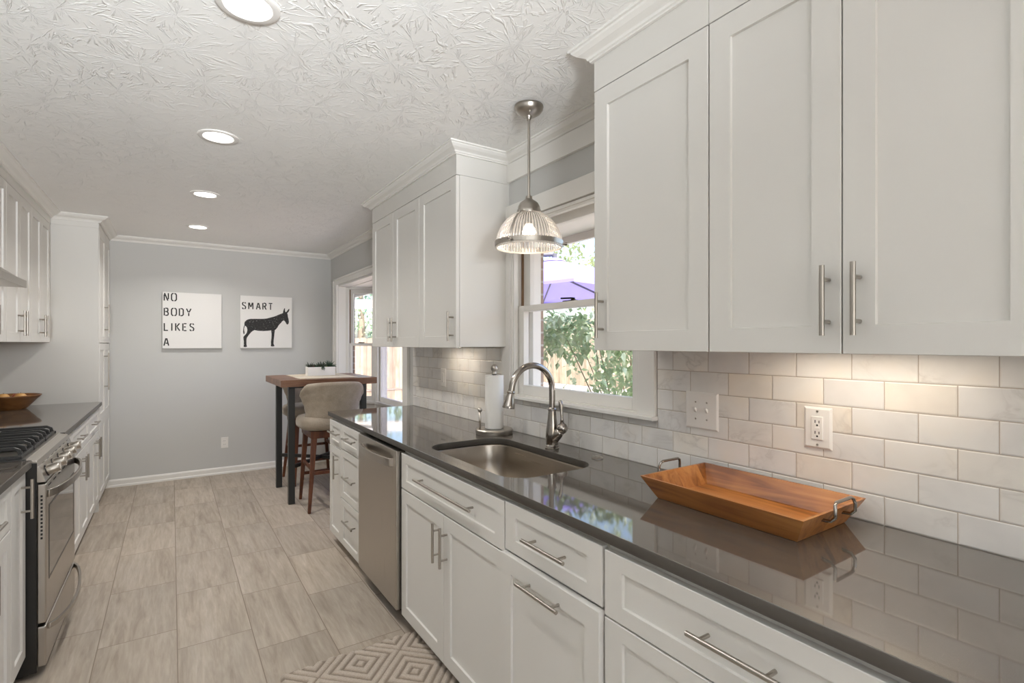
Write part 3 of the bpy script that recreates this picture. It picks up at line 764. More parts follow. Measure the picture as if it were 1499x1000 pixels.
# wooden tray
t = thing('serving_tray', 'shallow rectangular wooden tray with flared sides on the worktop', 'tray', (1.387, 0.868, 0.914))
rx0, rx1, ry0, ry1, bx0, bx1, by0, by1, zt, zb = 1.224, 1.548, 0.617, 1.118, 1.266, 1.512, 0.654, 1.083, 0.983, 0.9144
def q4(x0, y0, x1, y1, z): return [(x0, y0, z), (x1, y0, z), (x1, y1, z), (x0, y1, z)]
m = MB(); w_ = 0.008
m.loft([q4(bx0, by0, bx1, by1, zb), q4(rx0, ry0, rx1, ry1, zt), q4(rx0 + w_, ry0 + w_, rx1 - w_, ry1 - w_, zt), q4(bx0 + w_, by0 + w_, bx1 - w_, by1 - w_, zb + 0.010)], True, True)
m.build('tray_body', TRAYW, t, bevel=0.001)
for yy, sg in ((ry1, 1), (ry0, -1)):
    m = MB(); xc = 1.388; hw = 0.052
    m.tube([(xc - hw, yy - sg * 0.014, 0.962), (xc - hw, yy + sg * 0.008, 0.964), (xc - hw, yy + sg * 0.018, 0.975), (xc - hw, yy + sg * 0.018, 0.993), (xc - hw + 0.004, yy + sg * 0.016, 1.004), (xc - hw + 0.014, yy + sg * 0.014, 1.009),
            (xc + hw - 0.014, yy + sg * 0.014, 1.009), (xc + hw - 0.004, yy + sg * 0.016, 1.004), (xc + hw, yy + sg * 0.018, 0.993), (xc + hw, yy + sg * 0.018, 0.975), (xc + hw, yy + sg * 0.008, 0.964), (xc + hw, yy - sg * 0.014, 0.962)], 0.0042, 10)
    m.build('handle', CHROME, t, smooth=True)

# ------------------------------------------------------------------ wall plates on the tile
def plate(name, label, cat, y0, y1, z0, z1, x=TX):
    t = thing(name, label, cat, (x, (y0 + y1) / 2, (z0 + z1) / 2))
    m = MB(); b = 0.006
    m.loft([[(x - 0.0003, a, c) for a, c in ((y0, z0), (y1, z0), (y1, z1), (y0, z1))], [(x - 0.002, a, c) for a, c in ((y0, z0), (y1, z0), (y1, z1), (y0, z1))],
            [(x - 0.006, a, c) for a, c in ((y0 + b, z0 + b), (y1 - b, z0 + b), (y1 - b, z1 - b), (y0 + b, z1 - b))]])
    m.build('cover_plate', PLASTIC, t, bevel=0.001); return t
def screw(m, x, y, z): m.lathe((x, y, z), [(0.0035, 0), (0.003, -0.0015)], 10, 'X')
t = plate('light_switch', 'white double toggle switch plate on the tile beside the kitchen window', 'light switch', 1.079, 1.213, 1.091, 1.224)
for k in (-1, 1):
    y = 1.146 + k * 0.023
    m = MB(); m.box(TX - 0.0065, y - 0.005, 1.1455, TX - 0.0055, y + 0.005, 1.1695); m.prism([(TX - 0.006, y - 0.0045, 1.150), (TX - 0.006, y - 0.0045, 1.165), (TX - 0.018, y - 0.0045, 1.171), (TX - 0.016, y - 0.0045, 1.163)], (0, 0.009, 0)); m.build('toggle', PLASTIC, t)
for k in (-1, 1):
    for z in (1.1275, 1.1875): m = MB(); screw(m, TX - 0.006, 1.146 + k * 0.023, z); m.build('screw', STEEL, t, smooth=True)
t = plate('wall_outlet', 'white GFCI outlet on the marble tile above the wooden tray', 'outlet', 0.713, 0.791, 1.090, 1.211)
m = MB(); m.box(TX - 0.0095, 0.7355, 1.1165, TX - 0.005, 0.7685, 1.1845); oi = m.build('outlet_face', PLASTIC, t, bevel=0.002)
m = MB()
for zc in (1.1665, 1.1345):
    m.box(TX - 0.0098, 0.7555, zc - 0.001, TX - 0.0092, 0.7578, zc + 0.0075); m.box(TX - 0.0098, 0.7445, zc - 0.001, TX - 0.0092, 0.7468, zc + 0.0065)
    m.lathe((TX - 0.0092, 0.751, zc - 0.0075), [(0.0028, 0), (0.0028, -0.0006)], 10, 'X')
m.build('slot', DARKHOLE, oi)
m = MB(); m.box(TX - 0.0105, 0.744, 1.1475, TX - 0.009, 0.758, 1.1535); m.build('reset_button', PLASTIC, oi, bevel=0.0005)
for z in (1.199, 1.102): m = MB(); screw(m, TX - 0.006, 0.752, z); m.build('screw', STEEL, t, smooth=True)
t = plate('light_switch', 'white rocker dimmer plate on the tile left of the paper towel roll', 'light switch', 3.192, 3.267, 1.097, 1.225)
m = MB(); m.box(TX - 0.009, 3.2135, 1.128, TX - 0.005, 3.2455, 1.194); ro = m.build('rocker', PLASTIC, t, bevel=0.0015)
m = MB(); m.box(TX - 0.0105, 3.222, 1.132, TX - 0.0085, 3.237, 1.136); m.build('dimmer_slider', plain('light_gray_plastic', (0.6, 0.59, 0.57), 0.4), ro)

# ------------------------------------------------------------------ upper cabinets, window side
UD0, UD1 = 1.3735, 2.288
def upper_r(label, y0, y1):
    t = thing('wall_cabinet', label, 'cabinet', (1.42, (y0 + y1) / 2, 1.372))
    m = MB(); m.box(UF + 0.0215, y0, 1.379, XW, y1, 2.2905); m.build('body', CAB, t, bevel=0.001)
    m = MB(); m.box(UF + 0.001, y0, 2.2915, XW, y1, 2.398); m.build('frieze', CAB, t, bevel=0.001)
    return t
t = upper_r('white single-door wall cabinet hung over the right part of the kitchen window', 0.890, 1.356)
d = front('door', t, UF, -1, 0.8915, 1.354, UD0, UD1, 0.064); handle(d, UF, -1, 1.309, 1.495, 0.158, 'z')
t = upper_r('white double-door wall cabinet above the wooden tray, tall pulls side by side', 0.204, 0.888)
d = front('door', t, UF, -1, 0.5485, 0.8865, UD0, UD1, 0.064); handle(d, UF, -1, 0.574, 1.494, 0.158, 'z')
d = front('door', t, UF, -1, 0.206, 0.5455, UD0, UD1, 0.064); handle(d, UF, -1, 0.511, 1.494, 0.158, 'z')
t = upper_r('white three-door wall cabinet between the kitchen window and the bay window', 2.413, 3.772)
d = front('door', t, UF, -1, 2.415, 2.897, UD0, UD1, 0.064); handle(d, UF, -1, 2.446, 1.489, 0.158, 'z')
d = front('door', t, UF, -1, 2.900, 3.334, UD0, UD1, 0.064); handle(d, UF, -1, 3.283, 1.489, 0.158, 'z')
d = front('door', t, UF, -1, 3.337, 3.769, UD0, UD1, 0.064); handle(d, UF, -1, 3.345, 1.489, 0.158, 'z')

# under-cabinet lights
def under_light(label, x, y, W, sy):
    t = thing('under_cabinet_light', label, 'light', (x, y, 1.379))
    m = MB(); m.box(x - 0.02, y - sy / 2, 1.3748, x + 0.02, y + sy / 2, 1.3788); m.build('housing', PLASTIC, t, bevel=0.002)
    m = MB(); m.box(x - 0.014, y - sy / 2 + 0.01, 1.3741, x + 0.014, y + sy / 2 - 0.01, 1.3748); m.build('lens', PUCK, t)
    light('under_cabinet_lamp', 'AREA', (x, y, 1.3725), W, (1.0, 0.86, 0.70), 0.02, (0, 0, 0), sy - 0.03, parent=t)
under_light('slim white light under the double-door wall cabinet, over the wooden tray', 1.44, 0.62, 0.75, 0.42)
under_light('slim white light under the three-door wall cabinet, over the dimmer plate', 1.44, 2.92, 0.6, 0.36)

# ------------------------------------------------------------------ left-hand side
LFX = -0.50; LZ0 = 0.108
def base_l(label, y0, y1):
    t = thing('base_cabinet', label, 'cabinet', (-0.82, (y0 + y1) / 2, 0))
    carcass(t, XL + 0.002, LFX - 0.0215, y0, y1, LZ0 - 0.01, 0.884, 0.035, 1)
    return t
t = base_l('white base cabinet with a drawer and door, nearest on the stove side', 1.95, 2.630)
d = front('drawer', t, LFX, 1, 1.953, 2.627, 0.706, 0.872, 0.05, 0.042); handle(d, LFX, 1, 2.29, 0.79, 0.205, 'y')
d = front('door', t, LFX, 1, 2.253, 2.627, LZ0, 0.700, 0.055); handle(d, LFX, 1, 2.300, 0.595, 0.158, 'z')
d = front('door', t, LFX, 1, 1.953, 2.250, LZ0, 0.700, 0.055); handle(d, LFX, 1, 2.200, 0.595, 0.158, 'z')
t = base_l('white narrow single-door base cabinet touching the near side of the stove', 2.632, 2.862)
d = front('door', t, LFX, 1, 2.634, 2.860, LZ0, 0.872, 0.05); handle(d, LFX, 1, 2.785, 0.772, 0.158, 'z')
t = base_l('white base cabinet touching the far side of the stove', 3.668, 4.040)
d = front('drawer', t, LFX, 1, 3.670, 4.038, 0.690, 0.862, 0.05, 0.042); handle(d, LFX, 1, 3.855, 0.79, 0.205, 'y')
d = front('door', t, LFX, 1, 3.670, 4.038, 0.095, 0.684, 0.055); handle(d, LFX, 1, 3.705, 0.575, 0.158, 'z')
t = base_l('white double-door base cabinet second from the tall pantry, below the far left worktop', 4.042, 4.790)
d = front('drawer', t, LFX, 1, 4.045, 4.787, 0.690, 0.862, 0.05, 0.042); handle(d, LFX, 1, 4.31, 0.79, 0.205, 'y')
d = front('door', t, LFX, 1, 4.045, 4.420, 0.095, 0.684, 0.055); handle(d, LFX, 1, 4.365, 0.575, 0.158, 'z')
d = front('door', t, LFX, 1, 4.423, 4.787, 0.095, 0.684, 0.055); handle(d, LFX, 1, 4.455, 0.575, 0.158, 'z')
t = base_l('white double-door base cabinet directly beside the tall pantry', 4.792, 5.428)
d = front('drawer', t, LFX, 1, 4.795, 5.425, 0.690, 0.862, 0.05, 0.042); handle(d, LFX, 1, 5.03, 0.787, 0.225, 'y')
d = front('door', t, LFX, 1, 4.795, 5.165, 0.095, 0.684, 0.055); handle(d, LFX, 1, 5.105, 0.575, 0.158, 'z')
d = front('door', t, LFX, 1, 5.168, 5.425, 0.095, 0.684, 0.055); handle(d, LFX, 1, 5.205, 0.575, 0.158, 'z')
m = MB(); m.box(XL, 1.95, 0.884, -0.482, 2.868, 0.914); m.bm.normal_update()
for f_ in m.bm.faces: f_.material_index = 1 if abs(f_.normal.z) < 0.4 else 0
tag(m.build('worktop', [QUARTZ, QEDGE], bevel=0.002), 'short gray quartz worktop on the near side of the stove', 'worktop')
m = MB(); m.box(XL, 3.664, 0.884, -0.482, 5.429, 0.914); m.bm.normal_update()
for f_ in m.bm.faces: f_.material_index = 1 if abs(f_.normal.z) < 0.4 else 0
tag(m.build('worktop', [QUARTZ, QEDGE], bevel=0.002), 'gray quartz worktop holding the wooden bowl, between stove and tall pantry', 'worktop')
# tall pantry
t = thing('pantry_cabinet', 'tall white pantry cabinet with stacked doors at the end of the stove wall', 'cabinet', (-0.82, 5.86, 0))
m = MB(); m.box(XL + 0.002, 5.4625, 0.08, LFX - 0.0215, YB - 0.002, 2.3515); m.build('body', CAB, t, bevel=0.001)
m = MB(); m.box(XL + 0.002, 5.430, 0.0, LFX - 0.004, 5.450, 2.3515); m.build('side_panel', CAB, t, bevel=0.001)
m = MB(); m.box(XL + 0.002, 5.430, 2.352, LFX - 0.002, YB - 0.002, 2.398); m.build('frieze', CAB, t, bevel=0.001)
m = MB(); m.box(XL + 0.002, 5.4625, 0, -0.555, YB - 0.002, 0.08); m.build('toe_kick', CAB, t)
for y0, y1, hy, on in ((5.462, 5.872, 5.832, 1), (5.875, 6.284, 5.915, 0)):
    d = front('door', t, LFX, 1, y0, y1, 1.404, 2.348, 0.055)
    if on: handle(d, LFX, 1, hy, 1.62, 0.26, 'z')
    m = MB(); m.shaker(LFX, 1, y0, y1, 0.748, 1.397, 0.055); m.shaker(LFX, 1, y0, y1, 0.09, 0.7485, 0.055); d = m.build('door', CAB, t)
    if on: handle(d, LFX, 1, hy - 0.03, 1.15, 0.33, 'z')
# upper cabinets over the stove side
def upper_l(label, y0, y1, z0=1.405):
    t = thing('wall_cabinet', label, 'cabinet', (-0.97, (y0 + y1) / 2, z0))
    m = MB(); m.box(XL + 0.002, y0, z0 + 0.004, LF - 0.0215, y1, 2.3435); m.build('body', CAB, t, bevel=0.001)
    m = MB(); m.box(XL + 0.002, y0, 2.344, LF - 0.001, y1, 2.398); m.build('frieze', CAB, t, bevel=0.001); return t
t = upper_l('white short wall cabinet directly above the range hood', 2.885, 3.645, 1.868)
for y0, y1, hy in ((2.888, 3.264, 3.23), (3.267, 3.643, 3.30)):
    d = front('door', t, LF, 1, y0, y1, 1.870, 2.341, 0.058); handle(d, LF, 1, hy, 1.98, 0.158, 'z')
t = upper_l('white single-door wall cabinet just beyond the range hood', 3.647, 4.108)
d = front('door', t, LF, 1, 3.650, 4.106, 1.4065, 2.341, 0.058); handle(d, LF, 1, 3.80, 1.525, 0.158, 'z')
t = upper_l('white double-door wall cabinet second from the tall pantry, over the wooden bowl side', 4.110, 4.748)
d = front('door', t, LF, 1, 4.112, 4.428, 1.4065, 2.341, 0.058); handle(d, LF, 1, 4.372, 1.525, 0.158, 'z')
d = front('door', t, LF, 1, 4.431, 4.746, 1.4065, 2.341, 0.058); handle(d, LF, 1, 4.445, 1.525, 0.158, 'z')
t = upper_l('white double-door wall cabinet touching the tall pantry', 4.750, 5.428)
d = front('door', t, LF, 1, 4.752, 5.066, 1.4065, 2.341, 0.058); handle(d, LF, 1, 5.000, 1.525, 0.158, 'z')
d = front('door', t, LF, 1, 5.069, 5.385, 1.4065, 2.341, 0.058); handle(d, LF, 1, 5.090, 1.525, 0.158, 'z')

# range hood
t = thing('range_hood', 'slim stainless steel range hood under the short wall cabinet', 'range hood', (-0.88, 3.265, 1.69))
m = MB(); y0, y1 = 2.890, 3.640
m.prism([(XL + 0.004, y0, 1.690), (-0.640, y0, 1.690), (-0.640, y0, 1.724), (-0.80, y0, 1.840), (-0.80, y0, 1.866), (XL + 0.004, y0, 1.866)], (0, y1 - y0, 0))
m.build('canopy', STAIN, t, bevel=0.002)
m = MB(); m.box(-0.640, y0 - 0.001, 1.688, -0.632, y1 + 0.001, 1.725); m.build('front_lip', STEEL, t, bevel=0.001)
m = MB(); m.box(-0.6322, 3.02, 1.703, -0.6312, 3.10, 1.709); m.build('control_strip', DARKHOLE, t)

# gas range
GY0, GY1 = 2.876, 3.656
t = thing('gas_range', 'stainless steel gas range with black grates and five knobs', 'stove', (-0.80, 3.266, 0))
m = MB(); m.box(XL + 0.02, GY0, 0.022, -0.468, GY1, 0.898); m.build('body', BLACK, t, bevel=0.003)
m = MB()
for x in (-1.05, -0.53):
    for y in (2.93, 3.60): m.lathe((x, y, 0), [(0.018, 0), (0.018, 0.024)], 12)
m.build('foot', BLACK, t)
m = MB(); m.box(XL + 0.02, GY0 - 0.002, 0.898, -0.500, GY1 + 0.002, 0.916); m.build('cooktop', STAIN, t, bevel=0.003)
m = MB(); m.box(-0.545, GY0 - 0.003, 0.880, -0.500, GY0 + 0.012, 0.917); m.box(XL + 0.02, GY0 - 0.004, 0.895, -0.515, GY0 + 0.014, 0.920); m.build('side_cap', BLACK, t, bevel=0.004)
m = MB(); m.prism([(-0.515, GY0 + 0.006, 0.9165), (-0.470, GY0 + 0.006, 0.905), (-0.464, GY0 + 0.006, 0.880), (-0.515, GY0 + 0.006, 0.880)], (0, GY1 - GY0 - 0.006, 0)); m.build('front_rim', STAIN, t, bevel=0.002)
m = MB(); m.prism([(-0.500, GY0 + 0.004, 0.882), (-0.462, GY0 + 0.004, 0.882), (-0.440, GY0 + 0.004, 0.815), (-0.500, GY0 + 0.004, 0.815)], (0, GY1 - GY0 - 0.006, 0)); cpn = m.build('control_panel', STAIN, t, bevel=0.002)
for k in range(7): m = MB(); m.box(-0.4655, 2.955 + k * 0.10, 0.8815, -0.4625, 3.00 + k * 0.10, 0.8826); m.build('vent_slot', DARKHOLE, cpn)
for k in range(5):
    y = 2.965 + k * 0.147; z = 0.846; ax3 = Vector((0.95, 0, 0.31)).normalized(); p0 = Vector((-0.455, y, z))
    m = MB(); m.tube([p0, p0 + ax3 * 0.006, p0 + ax3 * 0.008], [0.0255, 0.0255, 0.022], 20); m.build('knob_ring', BLACK, t, smooth=True)
    m = MB(); m.tube([p0 + ax3 * 0.006, p0 + ax3 * 0.014, p0 + ax3 * 0.046, p0 + ax3 * 0.050], [0.0205, 0.0215, 0.0195, 0.017], 20)
    m.bar(p0 + ax3 * 0.030 + Vector((0, 0, -0.019)), p0 + ax3 * 0.030 + Vector((0, 0, 0.019)), 0.009, 0.048, up=(1, 0, 0.3)); m.build('knob', STEEL, t, smooth=True)
OX = -0.440
m = MB(); m.box(OX - 0.030, GY0 + 0.008, 0.222, OX, GY1 - 0.006, 0.806); od = m.build('oven_door', STAIN, t, bevel=0.005)
m = MB(); m.box(OX - 0.002, 2.950, 0.395, OX + 0.001, 3.590, 0.695); m.build('oven_window', DGLASS, od)
m = MB(); 
for a in ((2.940, 2.950, 0.385, 0.705), (3.590, 3.600, 0.385, 0.705)): m.box(OX, a[0], a[2], OX + 0.0015, a[1], a[3])
m.box(OX, 2.95, 0.385, OX + 0.0015, 3.59, 0.395); m.box(OX, 2.95, 0.695, OX + 0.0015, 3.59, 0.705); m.build('window_frame', BLACK, od)
for k in range(12): m = MB(); m.box(OX - 0.018, GY0 + 0.0072, 0.575 + k * 0.016, OX - 0.011, GY0 + 0.009, 0.584 + k * 0.016); m.build('vent_slot', DARKHOLE, od)
for k in range(6): m = MB(); m.box(OX - 0.0002, 2.93 + k * 0.115, 0.786, OX + 0.0006, 2.99 + k * 0.115, 0.792); m.build('vent_slot', DARKHOLE, od)
def bow(y0, y1, z, depth, n=18, sag=0.0):
    return [(OX + 0.004 + depth * math.sin(PI * i / n) ** 0.62, y0 + (y1 - y0) * i / n, z - sag * math.sin(PI * i / n)) for i in range(n + 1)]
m = MB(); m.ribbon(bow(2.895, 3.638, 0.762, 0.055), 0.011, 0.032); m.build('handle', STEEL, od, smooth=True, bevel=0.002)
m = MB(); m.box(OX - 0.030, GY0 + 0.008, 0.040, OX, GY1 - 0.006, 0.208); dr = m.build('drawer', STAIN, t, bevel=0.005)
m = MB(); m.ribbon(bow(2.905, 3.630, 0.196, 0.050, sag=0.03), 0.012, 0.022); m.build('handle', STEEL, dr, smooth=True, bevel=0.002)
# burners and grates
for x in (-0.97, -0.66):
    for y in (3.01, 3.266, 3.52):
        m = MB(); m.lathe((x, y, 0.9165), [(0.048, 0), (0.046, 0.008), (0.034, 0.010), (0.034, 0.016), (0.030, 0.019), (0.0, 0.019)], 24); m.build('burner', IRON, t, smooth=True)
for k in range(3):
    y0 = 2.895 + k * 0.252; y1 = y0 + 0.238; x0, x1 = -1.08, -0.525; zt_ = 0.962
    m = MB()
    for a, b in (((x0, y0), (x1, y0)), ((x1, y0), (x1, y1)), ((x1, y1), (x0, y1)), ((x0, y1), (x0, y0))): m.bar((*a, 0.925), (*b, 0.925), 0.012, 0.016)
    for x in (x0, x1):
        for y in (y0, y1): m.bar((x, y, 0.9165), (x, y, 0.930), 0.018, 0.018, up=(1, 0, 0))
    for j in range(3):
        y = y0 + 0.030 + j * (y1 - y0 - 0.060) / 2
        if j == 1:
            for xa, xb in ((x1 - 0.002, -0.700), (x0 + 0.002, -0.935)):
                s_ = 1 if xb < xa else -1
                m.ribbon([(xa, y, 0.930), (xa - s_ * 0.006, y, 0.950), (xa - s_ * 0.020, y, zt_ - 0.006), (xb, y, zt_ - 0.006), (xb - s_ * 0.006, y, 0.948)], 0.011, 0.014, up=(0.3, 0, 1))
        else:
            m.ribbon([(x1 - 0.002, y, 0.930), (x1 - 0.007, y, 0.950), (x1 - 0.022, y, zt_ - 0.004), (x0 + 0.022, y, zt_ - 0.004), (x0 + 0.007, y, 0.950), (x0 + 0.002, y, 0.930)], 0.011, 0.014, up=(0.3, 0, 1))
    m.bar((-0.820, y0 + 0.006, zt_ - 0.004), (-0.820, y1 - 0.006, zt_ - 0.004), 0.013, 0.014)
    m.build('grate', IRON, t, bevel=0.002)

# ------------------------------------------------------------------ bowl of fruit on the stove side
BX_, BY_ = -0.985, 5.17
t = thing('wooden_bowl', 'wide turned wooden bowl on the far worktop of the stove side', 'bowl', (BX_, BY_, 0.914))
m = MB(); m.lathe((BX_, BY_, 0.9142), [(0.0, 0.0), (0.085, 0), (0.092, 0.008), (0.128, 0.050), (0.150, 0.078), (0.158, 0.082), (0.162, 0.090), (0.170, 0.098), (0.170, 0.104), (0.162, 0.104), (0.146, 0.082), (0.115, 0.040), (0.08, 0.016), (0.0, 0.012)], 48, cap=False)
m.build('bowl_body', BOWLW, t, smooth=True)
FR = [mat_wood('pear_skin', (0.45, 0.22, 0.06), (0.62, 0.34, 0.11), (0.75, 0.48, 0.20), 0.5, (6, 6, 6)), mat_wood('red_apple_skin', (0.22, 0.03, 0.015), (0.36, 0.07, 0.03), (0.55, 0.24, 0.08), 0.35, (5, 5, 9))]
for k, (dx, dy, dz, mi, lb) in enumerate(((-0.025, -0.075, 0.088, 0, 'tan peach resting at the near side of the wooden bowl'), (0.060, -0.040, 0.086, 0, 'tan peach nearest the right rim of the wooden bowl'), (0.030, 0.050, 0.078, 1, 'dark red apple at the back of the wooden bowl'), (-0.07, 0.02, 0.076, 1, 'dark red apple on the left inside the wooden bowl'))):
    c = (BX_ + dx, BY_ + dy, 0.914 + dz)
    m = MB(); r_ = 0.037
    m.lathe((c[0], c[1], c[2]), [(0.0, -r_ * 0.80), (r_ * 0.35, -r_ * 0.93), (r_ * 0.75, -r_ * 0.68), (r_ * 0.98, -r_ * 0.1), (r_ * 0.93, r_ * 0.38), (r_ * 0.6, r_ * 0.80), (r_ * 0.25, r_ * 0.88), (0.0, r_ * 0.72)], 22, cap=False)
    f_ = m.build('peach' if mi == 0 else 'apple', FR[mi], smooth='all', base=c)
    tag(f_, lb, 'fruit', 'fruit in the wooden bowl')
    m = MB(); m.tube([(c[0], c[1], c[2] + r_ * 0.72), (c[0] + 0.003, c[1], c[2] + r_ * 1.05)], 0.0014, 6); m.build('stalk', LEGW, f_)

# ------------------------------------------------------------------ pictures on the back wall
INK = plain('black_ink', (0.018, 0.017, 0.017), 0.7)
def mat_scratch():
    mt, nt, b = new_mat('scratched_black_ink')
    f = noise(nt, mapped(nt, coords(nt), (55, 1, 130)), 1.0, 4, 0.65, 0.6)
    L(nt, ramp(nt, f, [(0.60, (0.018, 0.017, 0.017)), (0.70, (0.42, 0.41, 0.40))]), b.inputs['Base Color']); b.inputs['Roughness'].default_value = 0.7
    return mt
CANV = plain('white_canvas', (0.80, 0.79, 0.77), 0.8, bmp=0.15, bscale=500)
def oarc(x, s): return [(x + s * 0.0, 1), (x + s * 0.17, 0.95), (x + s * 0.27, 0.80), (x + s * 0.27, 0.20), (x + s * 0.17, 0.05), (x + s * 0.0, 0)]
FONT = {
 'N': [[(0.03, 0), (0.03, 0.80)], [(0.06, 1), (0.50, 0.0)], [(0.57, 0.2), (0.57, 1)]],
 'O': [oarc(0.26, -1), oarc(0.36, 1)],
 'B': [[(0.04, 0), (0.04, 1)], [(0.16, 0.97), (0.42, 0.97), (0.50, 0.88), (0.50, 0.62), (0.42, 0.53), (0.16, 0.53)], [(0.40, 0.48), (0.53, 0.38), (0.55, 0.24), (0.52, 0.10), (0.42, 0.03), (0.16, 0.03)]],
 'D': [[(0.04, 0), (0.04, 1)], [(0.17, 0.97), (0.40, 0.97), (0.55, 0.84), (0.55, 0.16), (0.40, 0.03), (0.17, 0.03)]],
 'Y': [[(0.0, 1), (0.25, 0.50)], [(0.60, 1), (0.35, 0.50)], [(0.30, 0.42), (0.30, 0)]],
 'L': [[(0.04, 1), (0.04, 0.03), (0.52, 0.03)]],
 'I': [[(0.06, 0), (0.06, 1)]],
 'K': [[(0.04, 0), (0.04, 1)], [(0.54, 1), (0.17, 0.52)], [(0.24, 0.47), (0.58, 0)]],
 'E': [[(0.04, 0), (0.04, 1)], [(0.17, 0.97), (0.52, 0.97)], [(0.17, 0.52), (0.42, 0.52)], [(0.17, 0.03), (0.52, 0.03)]],
 'S': [[(0.54, 0.82), (0.46, 0.95), (0.36, 0.98)], [(0.26, 0.98), (0.10, 0.93), (0.04, 0.76), (0.12, 0.60), (0.30, 0.52), (0.48, 0.42), (0.55, 0.26), (0.50, 0.08), (0.36, 0.02)], [(0.26, 0.02), (0.10, 0.05), (0.03, 0.20)]],
 'A': [[(0.0, 0), (0.25, 0.98)], [(0.35, 0.98), (0.60, 0)], [(0.20, 0.33), (0.44, 0.33)]],
 'M': [[(0.04, 0), (0.04, 0.98)], [(0.12, 0.98), (0.33, 0.34)], [(0.41, 0.34), (0.62, 0.98)], [(0.70, 0.98), (0.70, 0)]],
 'R': [[(0.04, 0), (0.04, 1)], [(0.17, 0.97), (0.42, 0.97), (0.53, 0.87), (0.53, 0.62), (0.42, 0.52), (0.17, 0.52)], [(0.32, 0.46), (0.57, 0)]],
 'T': [[(0.0, 0.97), (0.60, 0.97)], [(0.30, 0.86), (0.30, 0)]],
}
def stroke(m, pts, wd, y):
    """flat ink stroke in an X-Z plane at depth y"""
    n = len(pts); lf, rt = [], []
    for i, p in enumerate(pts):
        p = Vector(p)
        d0 = (p - Vector(pts[i - 1])).normalized() if i else None
        d1 = (Vector(pts[i + 1]) - p).normalized() if i < n - 1 else None
        d0 = d0 or d1; d1 = d1 or d0
        n0 = Vector((-d0.y, d0.x)); n1 = Vector((-d1.y, d1.x)); o_ = (n0 + n1) / (1 + n0.dot(n1)) * wd / 2
        lf.append(p + o_); rt.append(p - o_)
    for i in range(n - 1):
        m.prism([(q.x, y, q.y) for q in (lf[i], lf[i + 1], rt[i + 1], rt[i])], (0, 0.0012, 0))
def write(par, txt, x, z, hgt, pitch, y, wd=0.011, wide=0.85):
    for ch in txt:
        m = MB()
        for s_ in FONT[ch]: stroke(m, [(x + px * hgt * wide, z + pz * hgt) for px, pz in s_], wd, y)
        m.build('lettering', INK, par)
        x += pitch * (1.28 if ch == 'M' else 0.55 if ch == 'I' else 1.0)
PZ0, PZ1, PYF = 1.347, 1.920, YB - 0.036
t = thing('wall_art', 'square white canvas with black stencilled words, left of the pair on the gray wall', 'picture', (0.183, YB, 1.633))
m = MB(); m.box(-0.077, PYF, PZ0, 0.444, YB - 0.0005, PZ1); m.build('canvas', CANV, t, bevel=0.003)
for row, (txt, top) in enumerate((('NO', 0.012), ('BODY', 0.163), ('LIKES', 0.316), ('A', 0.468))):
    write(t, txt, -0.064, PZ1 - top - 0.076, 0.076, 0.064 if txt != 'LIKES' else 0.062, PYF - 0.0012)
t = thing('wall_art', 'square white canvas with a black donkey under one stencilled word', 'picture', (0.882, YB, 1.633))
QX0, QX1 = 0.620, 1.143
m = MB(); m.box(QX0, PYF, PZ0, QX1, YB - 0.0005, PZ1); m.build('canvas', CANV, t, bevel=0.003)
write(t, 'SMART', QX0 + 0.018, PZ1 - 0.074 - 0.072, 0.072, 0.0615, PYF - 0.0012)
def dk(p):
    x, y = p; top = 85 + 45 * (x - 85) / 835; k = (942 - y) / (942 - top)
    return (QX0 + (x - 85) / 835 * (QX1 - QX0), PYF - 0.0012, PZ0 + k * (PZ1 - PZ0))
body = [(150,575),(147,545),(152,520),(168,500),(190,483),(220,472),(250,468),(340,469),(430,469),(500,464),(560,449),(620,434),(660,420),(700,402),(740,387),(768,378),(772,350),(780,322),(792,299),(803,303),(802,335),(806,358),(818,362),(832,352),(848,330),(864,314),(878,311),(874,335),(860,360),(840,380),(848,405),(852,440),(862,480),(868,515),(864,545),(846,566),(826,554),(814,530),(796,505),(778,494),(758,510),(732,540),(705,565),(690,585),(676,612),(655,636),(634,652),(628,700),(622,760),(614,820),(612,872),(620,892),(630,910),(600,919),(568,912),(572,880),(570,840),(578,780),(580,720),(574,656),(520,663),(440,667),(360,661),(305,650),(270,670),(235,705),(205,745),(186,775),(180,805),(180,860),(182,895),(190,916),(165,926),(136,920),(138,880),(140,830),(134,790),(132,762),(152,735),(174,712),(188,685),(194,650),(188,610),(172,588)]
tail = [(156,575),(146,572),(136,600),(130,640),(128,680),(136,718),(146,712),(152,690),(146,660),(144,625),(150,600)]
m = MB()
for poly in (body, tail): m.prism([dk(p) for p in poly], (0, 0.0012, 0))
m.bm.normal_update(); bmesh.ops.triangulate(m.bm, faces=[f for f in m.bm.faces if len(f.verts) > 4])
m.build('donkey_print', mat_scratch(), t)

# outlet on back wall
t = thing('wall_outlet', 'white duplex outlet low on the gray back wall', 'outlet', (0.4745, YB, 0.334))
m = MB(); m.box(0.4395, YB - 0.005, 0.277, 0.5095, YB - 0.0003, 0.391); m.build('cover_plate', PLASTIC, t, bevel=0.002)
m = MB()
for zc in (0.353, 0.315): m.lathe((0.4745, YB - 0.005, zc), [(0.0165, 0), (0.0155, -0.003)], 20, 'Y')
of = m.build('outlet_face', PLASTIC, t, smooth=True)
m = MB()
for zc in (0.353, 0.315):
    for dx in (-0.0065, 0.0065): m.box(0.4745 + dx - 0.001, YB - 0.0084, zc - 0.002, 0.4745 + dx + 0.001, YB - 0.0079, zc + 0.006)
m.build('slot', DARKHOLE, of)

